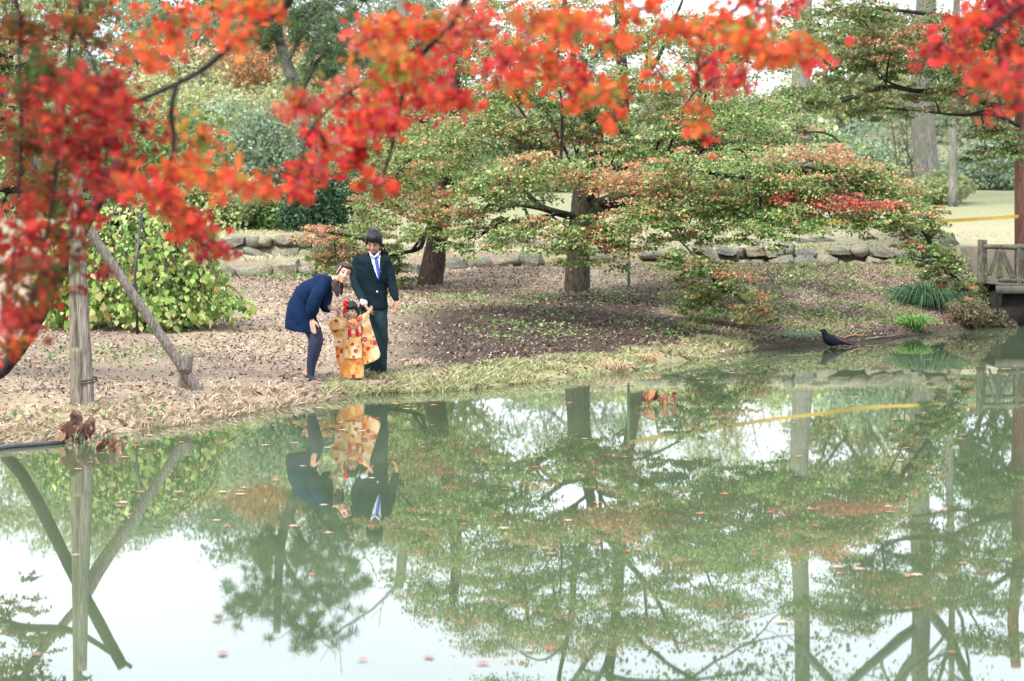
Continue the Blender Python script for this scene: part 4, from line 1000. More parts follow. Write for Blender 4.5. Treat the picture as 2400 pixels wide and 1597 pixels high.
# =================================================================== rustic bridge
BD = 42.0; M_DECK = plain('deck_timber', (.085, .083, .068), .8, .25, .3, 9.0, .5)
br = thing('rustic_bridge', 'rustic log bridge with crossed railings over the narrow inlet', 'bridge', pix(2345, 690, BD))
def log(name, a, b, r, mat=M_RAIL):
    m = MB(); m.tube(spline([a, Vector(a).lerp(Vector(b), .5) + Vector((0, 0, random.gauss(0, .012))), b], 4), (r, r * .85), 8, wob=.07); m.build(name, mat, br)
def rail_set(D, dx=0):
    P_ = lambda u, v: pix(u + dx, v, D)
    log('post', P_(2299, 668), P_(2300, 562), .068); log('post', P_(2388, 676), P_(2388, 572), .05); log('post', P_(2478, 680), P_(2478, 566), .06); log('post', P_(2568, 680), P_(2568, 566), .06)
    log('rail', P_(2296, 578), P_(2600, 580), .045); log('rail', P_(2340, 657), P_(2600, 662), .04)
    for u in (2300, 2388, 2478):
        log('brace', P_(u + 14, 646), P_(u + 38, 584), .024); log('brace', P_(u + 42, 584), P_(u + 74, 656), .032); log('brace', P_(u + 40, 652), P_(u + 40, 584), .028)
rail_set(BD); rail_set(BD + 1.5, 6)
xs = pix(2340, 675, BD).x; zd = pix(2340, 675, BD).z
m = MB(); m.box((xs + 2.4, BD - .06, zd - .03), (2.45, .05, .07)); m.build('beam', M_DECK, br)
m = MB(); m.box((xs + 2.4, BD + 1.56, zd - .03), (2.45, .05, .07)); m.build('beam', M_DECK, br)
for k in range(24):
    m = MB(); m.box((xs + .1 + k * .2, BD + .75, zd + .055), (.094, .86, .015)); m.build('plank', M_DECK, br)
m = MB(); m.box((xs + .30, BD + .80, zd - .45), (.22, .75, .36)); m.build('abutment', plain('shade_black_footing', (.018, .016, .014), .9, .2, .4, 8, .5), br)  # near-black colour carries the shade under the deck
shrub('shrub', 'scrubby brown and green twigs at the foot of the rustic bridge', (pix(2285, 690, 41).x - .05, 40.9), (.55, .5, .62), [(.12, .10, .06), (.16, .17, .07), (.2, .1, .06), (.07, .06, .045)], .045, 3400, 9, group='shrubs on the slope')
shrub('shrub', 'dark dead brush under the deck end of the rustic bridge', (pix(2345, 720, 41.6).x, 41.7), (.5, .45, .55), [(.05, .045, .03), (.09, .075, .05), (.14, .12, .07)], .05, 2400, 8, group='shrubs on the slope')
shrub('shrub', 'low yellowish weeds behind the end post of the rustic bridge', (pix(2290, 640, 43).x, 43.4), (.5, .4, .6), [(.2, .22, .08), (.32, .32, .12), (.1, .13, .05)], .05, 2200, 8, group='shrubs on the slope')

# =================================================================== small things at the waterline
c0 = onground(1878, 796); mt = thing('mesh_mat', 'green plastic mesh mat lying half in the mud beside the crow', 'mat', c0)
M_NET = plain('green_plastic', (.02, .15, .07), .5, .3)
def mat_p(s, q): return Vector((c0.x + s * .34, c0.y + q * .42, c0.z + .03 + .035 * (q + 1) + .02 * (1 - s * s)))
for k in range(10):
    s = -1 + 2 * k / 9; w = math.sqrt(max(.05, 1 - (s * .96) ** 2)); m = MB(); m.tube([mat_p(s, w * (-1 + 2 * j / 8)) for j in range(9)], .007, 4); m.build('strand', M_NET, mt)
for k in range(6):
    s = -1 + 2 * k / 5; w = math.sqrt(max(.05, 1 - (s * .96) ** 2)); m = MB(); m.tube([mat_p(w * (-1 + 2 * j / 8), s) for j in range(9)], .005, 4); m.build('strand', M_NET, mt)
m = MB(); m.tube(spline([pix(u, v, CAMZ / -(ray(u, v).z / ray(u, v).y)) + Vector((0, 0, .012)) for u, v in [(-80, 1072), (0, 1054), (60, 1048), (120, 1043), (150, 1040)]], 6), (.028, .02), 8, wob=.05)
tag(m.build('driftwood', plain('wet_black_wood', (.03, .03, .035), .25, .6, .4, 12)), 'wet black log lying along the waterline beside the withered brown plant', 'log')
for lb, pts, r, cc in [('thin grey driftwood branch lying in the mud right of the crow', [(2030, 799), (2060, 795), (2090, 791), (2120, 787)], .010, (.22, .2, .17)), ('short rusty brown driftwood piece behind the crow', [(1978, 797), (2000, 790), (2024, 791)], .02, (.24, .12, .07)),
                       ('long dark driftwood stick at the waterline under the grass tuft', [(2090, 796), (2130, 790), (2170, 786)], .009, (.07, .055, .045))]:
    m = MB(); m.tube(spline([onground(u, v) + Vector((0, 0, .02)) for u, v in pts], 5), (r, r * .5), 7, wob=.1)
    tag(m.build('driftwood', plain('driftwood_' + str(r), cc, .8, .2, .3, 15)), lb, 'driftwood', 'driftwood at the waterline')
for lb, pts in [('pale bent twig sticking up from the water beside the reddish withered plant', [(1490, 962), (1500, 952), (1530, 940), (1560, 937)])]:
    m = MB(); d = CAMZ / -(ray(1490, 962).z / ray(1490, 962).y); m.tube(spline([pix(u, v, d) for u, v in pts], 5), (.006, .003), 5); tag(m.build('twig', M_TWIG), lb, 'twig')

# =================================================================== people and crow
class Sculpt:
    """overlapping closed volumes fused into one continuous skin by a voxel remesh"""
    def __init__(s): s.mb = MB()
    def tube(s, pts, rad, n=14): s.mb.tube(pts, rad, n)
    def limb(s, pts, rad, n=14, sub=4):
        c = spline(pts, sub); t = [i / (len(c) - 1) * (len(rad) - 1) for i in range(len(c))]
        rr = [rad[min(int(a), len(rad) - 2)] * (1 - (a - min(int(a), len(rad) - 2))) + rad[min(int(a), len(rad) - 2) + 1] * (a - min(int(a), len(rad) - 2)) for a in t]
        s.mb.tube(c, rr, n); s.ball(pts[0], rad[0]); s.ball(pts[-1], rad[-1])
    def ball(s, c, r, ax=None):
        r = (r, r, r) if isinstance(r, (int, float)) else r; ax = ax or (Vector((1, 0, 0)), Vector((0, 1, 0)), Vector((0, 0, 1)))
        c = Vector(c); rings = []
        for i in range(1, 8):
            a = math.pi * i / 8 - math.pi / 2
            rings.append((c + ax[2] * math.sin(a) * r[2], ax[0] * r[0] * math.cos(a), ax[1] * r[1] * math.cos(a)))
        s.loft([(c - ax[2] * r[2], ax[0] * r[0] * .05, ax[1] * r[1] * .05)] + rings + [(c + ax[2] * r[2], ax[0] * r[0] * .05, ax[1] * r[1] * .05)], 14)
    def loft(s, rings, n=20, ex=1.0):
        v, f = [], []
        for c, a, b in rings:
            for k in range(n):
                t = 2 * math.pi * k / n; cs, sn = math.cos(t), math.sin(t)
                if ex != 1.0: cs = math.copysign(abs(cs) ** ex, cs); sn = math.copysign(abs(sn) ** ex, sn)
                v.append(Vector(c) + Vector(a) * cs + Vector(b) * sn)
        for i in range(len(rings) - 1):
            for k in range(n):
                p, q = i * n + k, i * n + (k + 1) % n; f.append((p, q, q + n, p + n))
        f.append(tuple(range(n))[::-1]); f.append(tuple((len(rings) - 1) * n + k for k in range(n)))
        s.mb.add(v, f)
    def hloft(s, rows, n=22, ex=.85):
        """rows of (centre, half width x, half depth y)"""
        s.loft([(c, Vector((w, 0, 0)), Vector((0, d, 0))) for c, w, d in rows], n, ex)
    def slab(s, poly, thick):
        """closed slab from a loop of 3-D points, thickened along the view axis"""
        n = len(poly); P = [Vector(p) for p in poly]; v = [p + Vector((0, -thick, 0)) for p in P] + [p + Vector((0, thick, 0)) for p in P]
        f = [tuple(range(n)), tuple(range(2 * n - 1, n - 1, -1))] + [(i, n + i, n + (i + 1) % n, (i + 1) % n) for i in range(n)]
        s.mb.add(v, f)
    def build(s, name, mat, parent, voxel=.012, smooth=6, wrinkle=0.0, seed=0, fx=(9, 9, 26)):
        me = bpy.data.meshes.new(name); me.from_pydata([tuple(p) for p in s.mb.v], [], s.mb.f)
        bm = bmesh.new(); bm.from_mesh(me); bmesh.ops.triangulate(bm, faces=bm.faces[:]); bmesh.ops.recalc_face_normals(bm, faces=bm.faces[:]); bm.to_mesh(me); bm.free()
        tmp = bpy.data.objects.new('tmp', me); COL.objects.link(tmp)
        rm = tmp.modifiers.new('r', 'REMESH'); rm.mode = 'VOXEL'; rm.voxel_size = voxel
        if smooth: sm = tmp.modifiers.new('s', 'SMOOTH'); sm.iterations = smooth; sm.factor = .5
        dg = bpy.context.evaluated_depsgraph_get(); out = bpy.data.meshes.new_from_object(tmp.evaluated_get(dg))
        bpy.data.objects.remove(tmp); V = np.empty(len(out.vertices) * 3); out.vertices.foreach_get('co', V); V = V.reshape(-1, 3)
        if wrinkle:
            NN = np.empty(len(out.vertices) * 3); out.vertices.foreach_get('normal', NN); NN = NN.reshape(-1, 3)
            h = fbm(V[:, 0] * fx[0] + V[:, 1] * 5 + seed, V[:, 2] * fx[2] + V[:, 0] * 7 + seed * 3, 3) - .5
            V = V + NN * (h * wrinkle)[:, None]
        org = np.array([(V[:, 0].min() + V[:, 0].max()) / 2, (V[:, 1].min() + V[:, 1].max()) / 2, V[:, 2].min()])
        out.vertices.foreach_set('co', np.ascontiguousarray(V - org).ravel()); out.materials.clear(); out.materials.append(mat); out.shade_smooth(); out.update()
        out.name = name
        return link(out, name, org, parent)

def bvh_of(*objs):
    V, F = [], []
    for o in objs:
        n = len(V); w = WL[o.name]; V += [v.co + w for v in o.data.vertices]; F += [tuple(i + n for i in p.vertices) for p in o.data.polygons]
    return BVHTree.FromPolygons(V, F)
def drape(name, poly, bv, mat, parent, off=.006, cuts=2):
    """cloth piece cut to an outline and laid on the garment under it; edge tucked in, middle proud"""
    bm = bmesh.new(); f = bm.faces.new([bm.verts.new((u, v, 0)) for u, v in poly]); bmesh.ops.triangulate(bm, faces=[f])
    for _ in range(cuts): bmesh.ops.subdivide_edges(bm, edges=bm.edges[:], cuts=1, use_grid_fill=True)
    last = None; todo = []
    for v in bm.verts:
        r = ray(v.co.x, v.co.y).normalized(); h = bv.ray_cast(Vector((0, 0, CAMZ)), r)
        edge = v.is_boundary
        if h[0] is not None: last = h[3]; v.co = h[0] + r * (.004 if edge else -off)
        else: todo.append((v, r))
    for v, r in todo: v.co = Vector((0, 0, CAMZ)) + r * (last or 28.0)
    bmesh.ops.recalc_face_normals(bm, faces=bm.faces[:])
    V = [tuple(v.co) for v in bm.verts]; bm.verts.index_update(); F = [tuple(v.index for v in p.verts) for p in bm.faces]; bm.free()
    return part(name, V, F, mat, parent)

def hand(s, wrist, d, nrm, thumb, L=.18, curl=.35, splay=.05):
    """palm, four unequal bent fingers and a thumb leaving the side of the palm"""
    d = Vector(d).normalized(); nrm = Vector(nrm); nrm = (nrm - d * nrm.dot(d)).normalized(); th = Vector(thumb); th = (th - d * th.dot(d) - nrm * th.dot(nrm)).normalized()
    k = L / .18; w = Vector(wrist)
    s.loft([(w - d * .02 * k, th * .026 * k, nrm * .018 * k), (w + d * .02 * k, th * .032 * k, nrm * .016 * k), (w + d * .06 * k, th * .040 * k, nrm * .015 * k), (w + d * .095 * k, th * .039 * k, nrm * .012 * k)], 14)
    for i, (o, l) in enumerate(((.029, .072), (.010, .082), (-.010, .076), (-.028, .060))):
        p = w + d * .088 * k + th * o * k; a = 0; dd = (d + th * o * 2.2 * splay / .05 * .5).normalized(); pts = [p]
        for j in range(3):
            a += curl * (.7 if j == 0 else 1.0); q = dd * math.cos(a) + nrm * math.sin(a); pts.append(pts[-1] + q * l * k * (.42, .33, .25)[j])
        s.tube(pts, [.0095 * k, .009 * k, .0085 * k, .0065 * k], 8)
    p = w + d * .03 * k + th * .028 * k; q1 = (d * .75 + th * .75 + nrm * .25).normalized(); q2 = (d * .95 + th * .25 + nrm * .4).normalized()
    s.tube([p, p + q1 * .04 * k, p + q1 * .04 * k + q2 * .03 * k, p + q1 * .04 * k + q2 * .05 * k], [.014 * k, .0115 * k, .010 * k, .007 * k], 8)

def head(s, c, f, u, k=1.0, jaw=1.0):
    f = Vector(f).normalized(); u = Vector(u); u = (u - f * u.dot(f)).normalized(); r = f.cross(u); ax = (r, f, u); c = Vector(c)
    s.ball(c + u * .015 * k - f * .01 * k, (.076 * k, .092 * k, .098 * k), ax)
    s.ball(c + f * .024 * k - u * .045 * k, (.064 * k * jaw, .068 * k, .078 * k), ax)
    s.ball(c + f * .052 * k - u * .098 * k, (.034 * k * jaw, .032 * k, .028 * k), ax)
    for sg in (-1, 1):
        s.ball(c + r * sg * .038 * k + f * .060 * k - u * .045 * k, (.026 * k, .024 * k, .026 * k), ax)
        s.ball(c + r * sg * .076 * k - f * .005 * k - u * .028 * k, (.010 * k, .018 * k, .030 * k), ax)
    s.limb([c + f * .086 * k + u * .002 * k, c + f * .098 * k - u * .028 * k, c + f * .104 * k - u * .042 * k], [.008 * k, .011 * k, .014 * k], 8)
    return c, f, u, r
def face(fr, parent, k=1.0, lip=None, brow=None, smile=0.0):
    c, f, u, r = fr; ax = (r, f, u)
    for sg in (-1, 1):
        e = Sculpt(); e.ball(c + r * sg * .033 * k + f * .0835 * k - u * .004 * k, (.0165 * k, .008 * k, .0065 * k), ax); e.build('eye', M_EYE, parent, .003 * k, 2)
        b = Sculpt(); b.limb([c + r * sg * .016 * k + f * .092 * k + u * .018 * k, c + r * sg * .034 * k + f * .090 * k + u * .024 * k, c + r * sg * .052 * k + f * .078 * k + u * .018 * k], [.004 * k, .0045 * k, .003 * k], 8); b.build('eyebrow', brow or M_HAIR, parent, .003 * k, 2)
    m = Sculpt(); m.limb([c - r * .024 * k + f * .082 * k - u * (.074 - .006 * smile) * k, c + f * .092 * k - u * (.078 + .004 * smile) * k, c + r * .024 * k + f * .082 * k - u * (.074 - .006 * smile) * k], [.004 * k, .0075 * k, .004 * k], 8); m.build('mouth', lip or M_LIP, parent, .003 * k, 2)

def cloth(name, col, rough=.8, var=.12, weave=220.0, spec=.12, sheen=.0):
    m, nt, o = nmat(name); p = principled(nt, o, rough, spec); p.inputs['Sheen Weight'].default_value = sheen
    a = noise(nt, 7.0, 4, coords(nt)); w = noise(nt, weave, 2, coords(nt))
    c = ramp(nt, a, [(.3, tuple(x * (1 - var) for x in col)), (.7, tuple(x * (1 + var) for x in col))]); nt.links.new(c, p.inputs['Base Color']); bump(nt, w, p, .15, .004); return m
def skin_mat(name, col):
    m, nt, o = nmat(name); p = principled(nt, o, .5, .35); p.inputs['Subsurface Weight'].default_value = .12; p.inputs['Subsurface Radius'].default_value = (.01, .004, .002)
    c = ramp(nt, noise(nt, 30.0, 3, coords(nt)), [(.3, tuple(x * .93 for x in col)), (.7, tuple(min(1, x * 1.06) for x in col))]); nt.links.new(c, p.inputs['Base Color']); return m
def hair_mat(name, c1, c2):
    m, nt, o = nmat(name); p = principled(nt, o, .5, .25)
    n_ = noise(nt, 9.0, 4, coords(nt, 'Object', (9, 9, 1.2)), .6, .3); c = ramp(nt, n_, [(.35, c1), (.65, c2)]); nt.links.new(c, p.inputs['Base Color']); bump(nt, n_, p, .5, .01); return m
M_SKIN_M = skin_mat('skin_warm', (.36, .18, .12)); M_SKIN_W = skin_mat('skin_fair', (.52, .31, .23)); M_SKIN_C = skin_mat('skin_child', (.54, .32, .23))
M_EYE = plain('eye_dark', (.02, .014, .012), .3, .5); M_LIP = plain('lip', (.42, .13, .11), .5, .4); M_HAIR = hair_mat('black_hair', (.003, .004, .006), (.014, .018, .024)); M_HAIR_B = hair_mat('brown_hair', (.012, .008, .007), (.06, .038, .030))
M_JACKET = cloth('jacket_navy', (.004, .012, .018), .85); M_TROUSER = cloth('trouser_slate', (.013, .028, .036), .8); M_SHIRT = cloth('shirt_white', (.5, .52, .58), .6); M_TIE = cloth('tie_blue', (.02, .06, .32), .45, .1, 120, .4)
M_DRESS = cloth('dress_navy', (.0025, .013, .044), .85, .2); M_STOCK = cloth('stockings_grey', (.030, .034, .06), .7, .15); M_SHOE_T = plain('tan_leather', (.36, .20, .10), .5, .4); M_SHOE_B = plain('black_leather', (.012, .013, .016), .25, .6); M_RED = cloth('red_silk', (.62, .012, .02), .45, .2); M_BTN = plain('button_metal', (.62, .6, .55), .3, .6, metallic=.6)

def kimono_mat(name, base, second, red, sc=9.0):
    m, nt, o = nmat(name); p = principled(nt, o, .6, .3); p.inputs['Sheen Weight'].default_value = .2
    co = coords(nt)
    patch = ramp(nt, noise(nt, 7.5, 3, co, .5, .5), [(.44, base), (.58, second)])
    vo = nt.nodes.new('ShaderNodeTexVoronoi'); vo.inputs['Scale'].default_value = sc; nt.links.new(co, vo.inputs['Vector'])
    wv = noise(nt, 60.0, 2, co)
    ad = nt.nodes.new('ShaderNodeMath'); ad.operation = 'MULTIPLY_ADD'; nt.links.new(wv, ad.inputs[0]); ad.inputs[1].default_value = .22; nt.links.new(vo.outputs['Distance'], ad.inputs[2])
    ring = ramp(nt, ad.outputs[0], [(.20, (.2, .2, .2)), (.28, (1, 1, 1)), (.46, (1, 1, 1)), (.50, (0, 0, 0))])
    pick = ramp(nt, vo.outputs['Color'], [(.52, (1, 1, 1)), (.55, (0, 0, 0))])
    f = mixc(nt, 1.0, ring, pick, 'MULTIPLY'); c = mixc(nt, f, patch, red); nt.links.new(c, p.inputs['Base Color'])
    bump(nt, noise(nt, 160, 2, co), p, .12, .004); return m
M_KIM = kimono_mat('kimono_silk', (.66, .25, .045), (.78, .58, .34), (.40, .025, .03), 13.0); M_KIM2 = kimono_mat('kimono_lower', (.66, .23, .035), (.74, .46, .16), (.32, .03, .04), 12.0); M_VEST = kimono_mat('vest_silk', (.70, .38, .10), (.80, .64, .40), (.44, .035, .035), 15.0)

def framer(D): return lambda a, b, dy=0.0: pix(620 + a / 3.734, 500 + b / 3.734, D + dy)
def zpx(L): return [(620 + a / 3.734, 500 + b / 3.734) for a, b in L]

# ---------------------------------------------------------------- man
gm = onground(876, 881); DM = gm.y; Q = framer(DM)
DC = onground(824, 888).y; DW = onground(736, 895).y
man = thing('person', 'man in a dark navy jacket, blue tie and slate trousers looking down at the child', 'person', Q(965, 1428), 'family standing on the bank')
S = Sculpt(); fr = head(S, Q(955, 250, 0), (-.12, -.90, -.36), (.03, -.34, .92), 1.06)
S.limb([Q(957, 300, .05), Q(962, 395, .06)], [.056, .062])
S.hloft([(Q(955, 410, .05), .12, .07), (Q(955, 600, .03), .12, .09), (Q(955, 800, .03), .13, .1)])
S.limb([Q(832, 430, .05), Q(800, 500, .02), Q(799, 610, -.05), Q(835, 705, -.16), Q(872, 785, DC - DM + .06)], [.05, .042, .037, .032, .027]); S.limb([Q(1048, 430, .05), Q(1092, 500, .05), Q(1114, 610, .03), Q(1142, 705, -.03), Q(1152, 762, -.06)], [.05, .042, .037, .032, .027])
S.limb([Q(905, 800, .03), Q(918, 1080, 0), Q(925, 1395, .02)], [.07, .05, .035]); S.limb([Q(1000, 800, .03), Q(1015, 1080, -.02), Q(1010, 1395, -.02)], [.07, .05, .035])
hand(S, Q(876, 795, DC - DM + .05), Q(925, 880, DC - DM - .02) - Q(876, 795, DC - DM + .05), (.5, -.4, -.5), (.8, .1, .4), .185, .25)
hand(S, Q(1151, 766, -.06), Q(1140, 860, -.08) - Q(1151, 766, -.06), (-.8, -.4, 0), (-.3, -1, 0), .18, .38)
S.build('body', M_SKIN_M, man, .0078, 2); face(fr, man, 1.06)
S = Sculpt()
S.hloft([(Q(962, 345, .06), .060, .06), (Q(957, 362, .05), .115, .075), (Q(952, 385, .05), .165, .095), (Q(947, 425, .05), .190, .115), (Q(948, 500, .04), .178, .122), (Q(953, 600, .03), .150, .118), (Q(955, 680, .03), .150, .115), (Q(957, 770, .03), .162, .122), (Q(957, 842, .03), .168, .125)])
S.limb([Q(818, 412, .05), Q(797, 500, .02), Q(797, 610, -.05), Q(834, 702, -.16), Q(866, 776, DC - DM + .08)], [.062, .058, .053, .048, .042]); S.limb([Q(1062, 412, .05), Q(1094, 500, .05), Q(1113, 610, .03), Q(1139, 700, -.03), Q(1151, 748, -.06)], [.062, .057, .052, .047, .042])
jk = S.build('jacket', M_JACKET, man, .010, 4, .026, 3, (12, 9, 14))
S = Sculpt()
S.hloft([(Q(955, 760, .03), .145, .105), (Q(957, 850, .03), .150, .11), (Q(960, 900, .03), .14, .105)])
S.limb([Q(908, 850, .03), Q(918, 1000, .01), Q(922, 1200, .0), Q(926, 1392, .02)], [.092, .088, .076, .066]); S.limb([Q(1003, 850, .03), Q(1014, 1000, -.02), Q(1019, 1200, -.03), Q(1012, 1388, -.02)], [.094, .090, .080, .066])
S.build('trousers', M_TROUSER, man, .010, 3, .030, 8, (16, 9, 9))
for a, b in ((926, .02), (1010, -.03)):
    S = Sculpt(); S.loft([(Q(a, 1408, b + .06), Vector((.035, 0, 0)), Vector((0, 0, .045))), (Q(a, 1410, b), Vector((.045, 0, 0)), Vector((0, 0, .05))), (Q(a - 3, 1418, b - .09), Vector((.048, 0, 0)), Vector((0, 0, .034))), (Q(a - 5, 1424, b - .18), Vector((.036, 0, 0)), Vector((0, 0, .022)))], 14); S.build('shoe', M_SHOE_B, man, .008, 3)
bv = bvh_of(jk)
sh = drape('shirt', zpx([(914, 338), (940, 372), (985, 372), (1012, 330), (1022, 380), (1018, 500), (1000, 598), (975, 560), (945, 470), (925, 400)]), bv, M_SHIRT, man, .004)
S = Sculpt()
for sg, a in ((-1, 918), (1, 1010)): S.limb([Q(a, 335, .0), Q(958 + sg * 26, 368, -.06), Q(962 + sg * 4, 382, -.08)], [.011, .013, .007])
S.build('collar', M_SHIRT, sh, .005, 2)
bv2 = bvh_of(jk, sh)
drape('tie', zpx([(955, 362), (985, 358), (990, 392), (1000, 430), (1014, 520), (1004, 600), (985, 545), (965, 430), (962, 392)]), bv2, M_TIE, man, .014)
drape('lapel', zpx([(905, 345), (922, 345), (945, 440), (985, 590), (982, 640), (945, 560), (900, 470), (918, 448), (893, 430)]), bv, M_JACKET, man, .014); drape('lapel', zpx([(1018, 335), (1034, 345), (1050, 430), (1030, 455), (1046, 475), (1025, 570), (990, 640), (1004, 590), (1022, 480)]), bv, M_JACKET, man, .014)
h = bv.ray_cast(Vector((0, 0, CAMZ)), ray(*zpx([(985, 688)])[0]).normalized())[0]; S = Sculpt(); S.ball(h, (.013, .006, .013)); S.build('button', M_BTN, man, .003, 1)
S = Sculpt(); S.limb([Q(864, 775, DC - DM + .08), Q(872, 787, DC - DM + .06)], [.041, .040]); S.build('cuff', M_SHIRT, man, .006, 1)
S = Sculpt(); c, f, u, r = fr; k = 1.06; ax = (r, f, u)
S.ball(c + u * .036 * k - f * .024 * k, (.092 * k, .100 * k, .094 * k), ax); S.ball(c + u * .070 * k + f * .030 * k, (.074 * k, .060 * k, .044 * k), ax)
for sg in (-1, 1): S.ball(c + r * sg * .078 * k - f * .01 * k + u * .0 * k, (.016 * k, .045 * k, .05 * k), ax)
rr = random.Random(4)
for i in range(46):
    a = rr.uniform(-1.5, 1.5); b0 = c + u * .085 * k + r * math.sin(a) * .055 * k + f * math.cos(a) * .055 * k; b1 = c + u * (rr.uniform(.022, .064) - .035 * abs(math.sin(a))) * k + r * math.sin(a) * .082 * k + f * math.cos(a) * .091 * k
    S.limb([b0, b0.lerp(b1, .55) + u * .012 * k + (r * math.sin(a) + f * math.cos(a)) * .010, b1], [.013, .010, .003], 7, 3)
for i in range(30):
    a = rr.uniform(0, 6.28); q = rr.uniform(.1, .8); d0 = (r * math.cos(a) * q + f * math.sin(a) * q + u * math.sqrt(1 - q * q)).normalized(); b0 = c + u * .035 * k - f * .02 * k + d0 * .088 * k
    S.limb([b0, b0 + d0 * .016 + r * math.cos(a) * .02], [.014, .004], 7, 2)
S.build('hair', M_HAIR, man, .006, 2)

# ---------------------------------------------------------------- woman
Q = framer(DW)
wom = thing('person', 'woman in a navy dress and grey stockings bending forward beside the child', 'person', Q(420, 1488), 'family standing on the bank')
S = Sculpt(); fr = head(S, Q(700, 515, -.06), (.22, -.93, -.08), (.30, .06, .95), .98, .96)
S.limb([Q(672, 560, -.01), Q(610, 600, .03), Q(560, 610, .05)], [.048, .046, .06])
S.limb([Q(560, 620, .05), Q(430, 700, .06), Q(330, 850, .08)], [.10, .10, .12])
S.limb([Q(500, 640, -.10), Q(450, 740, -.17), Q(412, 840, -.17), Q(412, 920, -.16)], [.05, .04, .034, .027])
S.limb([Q(545, 680, .16), Q(545, 760, .14), Q(540, 820, .08), Q(600, 832, .02), Q(630, 832, DC - DW - .02)], [.05, .042, .034, .029, .024])
hand(S, Q(413, 925, -.16), Q(432, 1080, -.17) - Q(413, 925, -.16), (.6, .7, -.2), (.8, -.5, 0), .185, .10)
hand(S, Q(632, 832, DC - DW - .02), Q(690, 850, DC - DW - .05) - Q(632, 832, DC - DW - .02), (0, .3, -1), (.2, -1, .3), .165, .65)
S.limb([Q(340, 900, 0), Q(440, 1085, -.06), Q(425, 1220, -.04), Q(402, 1400, .0)], [.10, .07, .055, .034]); S.limb([Q(345, 900, .14), Q(448, 1085, .12), Q(430, 1230, .16), Q(378, 1385, .24)], [.10, .068, .055, .034])
S.build('body', M_SKIN_W, wom, .0078, 2); face(fr, wom, .98, smile=1.0, brow=M_HAIR_B)
S = Sculpt()
S.limb([Q(345, 900, 0), Q(438, 1075, -.06), Q(432, 1190, -.05), Q(412, 1300, -.02), Q(404, 1420, 0), Q(408, 1455, -.01)], [.11, .078, .068, .055, .040, .042]); S.limb([Q(408, 1455, -.01), Q(460, 1478, -.03)], [.038, .026])
S.build('stocking', M_STOCK, wom, .009, 3)
S = Sculpt(); S.limb([Q(350, 900, .14), Q(452, 1075, .12), Q(440, 1200, .14), Q(415, 1310, .2), Q(382, 1395, .25), Q(370, 1405, .26)], [.11, .076, .066, .052, .040, .038]); S.build('stocking', M_STOCK, wom, .009, 3)
for (x0, y0, dz0, x1, y1, dz1) in ((392, 1462, 0, 488, 1486, -.05), (345, 1398, .25, 420, 1424, .2)):
    S = Sculpt(); a, b = Q(x0, y0, dz0), Q(x1, y1, dz1); d = (b - a); sd_ = d.cross(Vector((0, 0, 1))).normalized(); up_ = Vector((0, 0, 1))
    S.loft([(a - d * .08, sd_ * .026, up_ * .030), (a + d * .15, sd_ * .034, up_ * .034), (a + d * .6, sd_ * .040, up_ * .022), (b, sd_ * .032, up_ * .014), (b + d * .12, sd_ * .015, up_ * .008)], 14); S.build('shoe', M_SHOE_T, wom, .007, 2)
S = Sculpt(); yv = Vector((0, 1, 0))
def bring(a, b, dy, w, dep, tilt):
    """ring across the bent torso: w in the view plane along tilt, dep along the view axis"""
    t = math.radians(tilt); return (Q(a, b, dy), Vector((math.cos(t), 0, math.sin(t))) * w, yv * dep)
S.loft([bring(336, 1036, .03, .205, .20, -9), bring(330, 960, .03, .185, .195, -6), bring(318, 870, .04, .160, .185, 0), bring(322, 790, .05, .142, .175, -14), bring(360, 720, .05, .138, .165, -36), bring(430, 675, .05, .140, .172, -58), bring(500, 640, .05, .138, .185, -66), bring(552, 612, .04, .112, .165, -68), bring(585, 592, .03, .066, .09, -66), bring(600, 584, .02, .052, .055, -64)], 24, .95)
S.limb([Q(505, 640, -.10), Q(455, 735, -.18), Q(420, 830, -.18), Q(410, 878, -.17), Q(409, 908, -.165)], [.078, .074, .076, .060, .040])
S.limb([Q(548, 680, .15), Q(545, 760, .13), Q(530, 815, .07), Q(556, 838, .03)], [.072, .066, .060, .042])
dr = S.build('dress', M_DRESS, wom, .010, 4, .032, 21, (13, 9, 10))
bvd = bvh_of(dr)
S = Sculpt()
for a, b in ((612, 682), (598, 640)):
    h = bvd.ray_cast(Vector((0, 0, CAMZ)), ray(*zpx([(a, b)])[0]).normalized())[0]
    if h is not None:
        S = Sculpt(); S.ball(h, (.009, .006, .009)); S.build('button', M_BTN, dr, .003, 1)
S = Sculpt(); c, f, u, r = fr; k = .98; ax = (r, f, u)
S.ball(c + u * .032 * k - f * .040 * k, (.084 * k, .084 * k, .086 * k), ax); S.ball(c + u * .070 * k + f * .018 * k, (.072 * k, .072 * k, .040 * k), ax)
rr = random.Random(9)
for i in range(34):                                          # parted fringe and side hair
    sg = 1 if i % 3 else -1; t = rr.random()
    b0 = c + u * (.104 - .01 * t) * k + f * (.035 - .05 * t) * k - r * .02 * k; e = c + r * sg * (.076 + .012 * t) * k + f * (.045 - .06 * t) * k + u * (-.02 - .06 * t) * k
    S.limb([b0, b0.lerp(e, .45) + f * .016 * k + r * sg * .026 * k + u * .018 * k, e], [.010, .009, .003], 7, 3)
for i in range(40):                                          # long hair swept to the side and hanging
    t = rr.random(); b0 = c - f * .04 * k - r * (.05 + .02 * t) * k - u * .03 * k; a_ = rr.uniform(-1, 1)
    S.limb([b0, Q(620 + 18 * a_, 590 + 20 * t, -.02), Q(628 + 28 * a_, 650, -.07 + .03 * a_), Q(650 + 22 * a_, 690 + 55 * t, -.08 + .03 * a_)], [.018, .016, .013, .003], 7, 3)
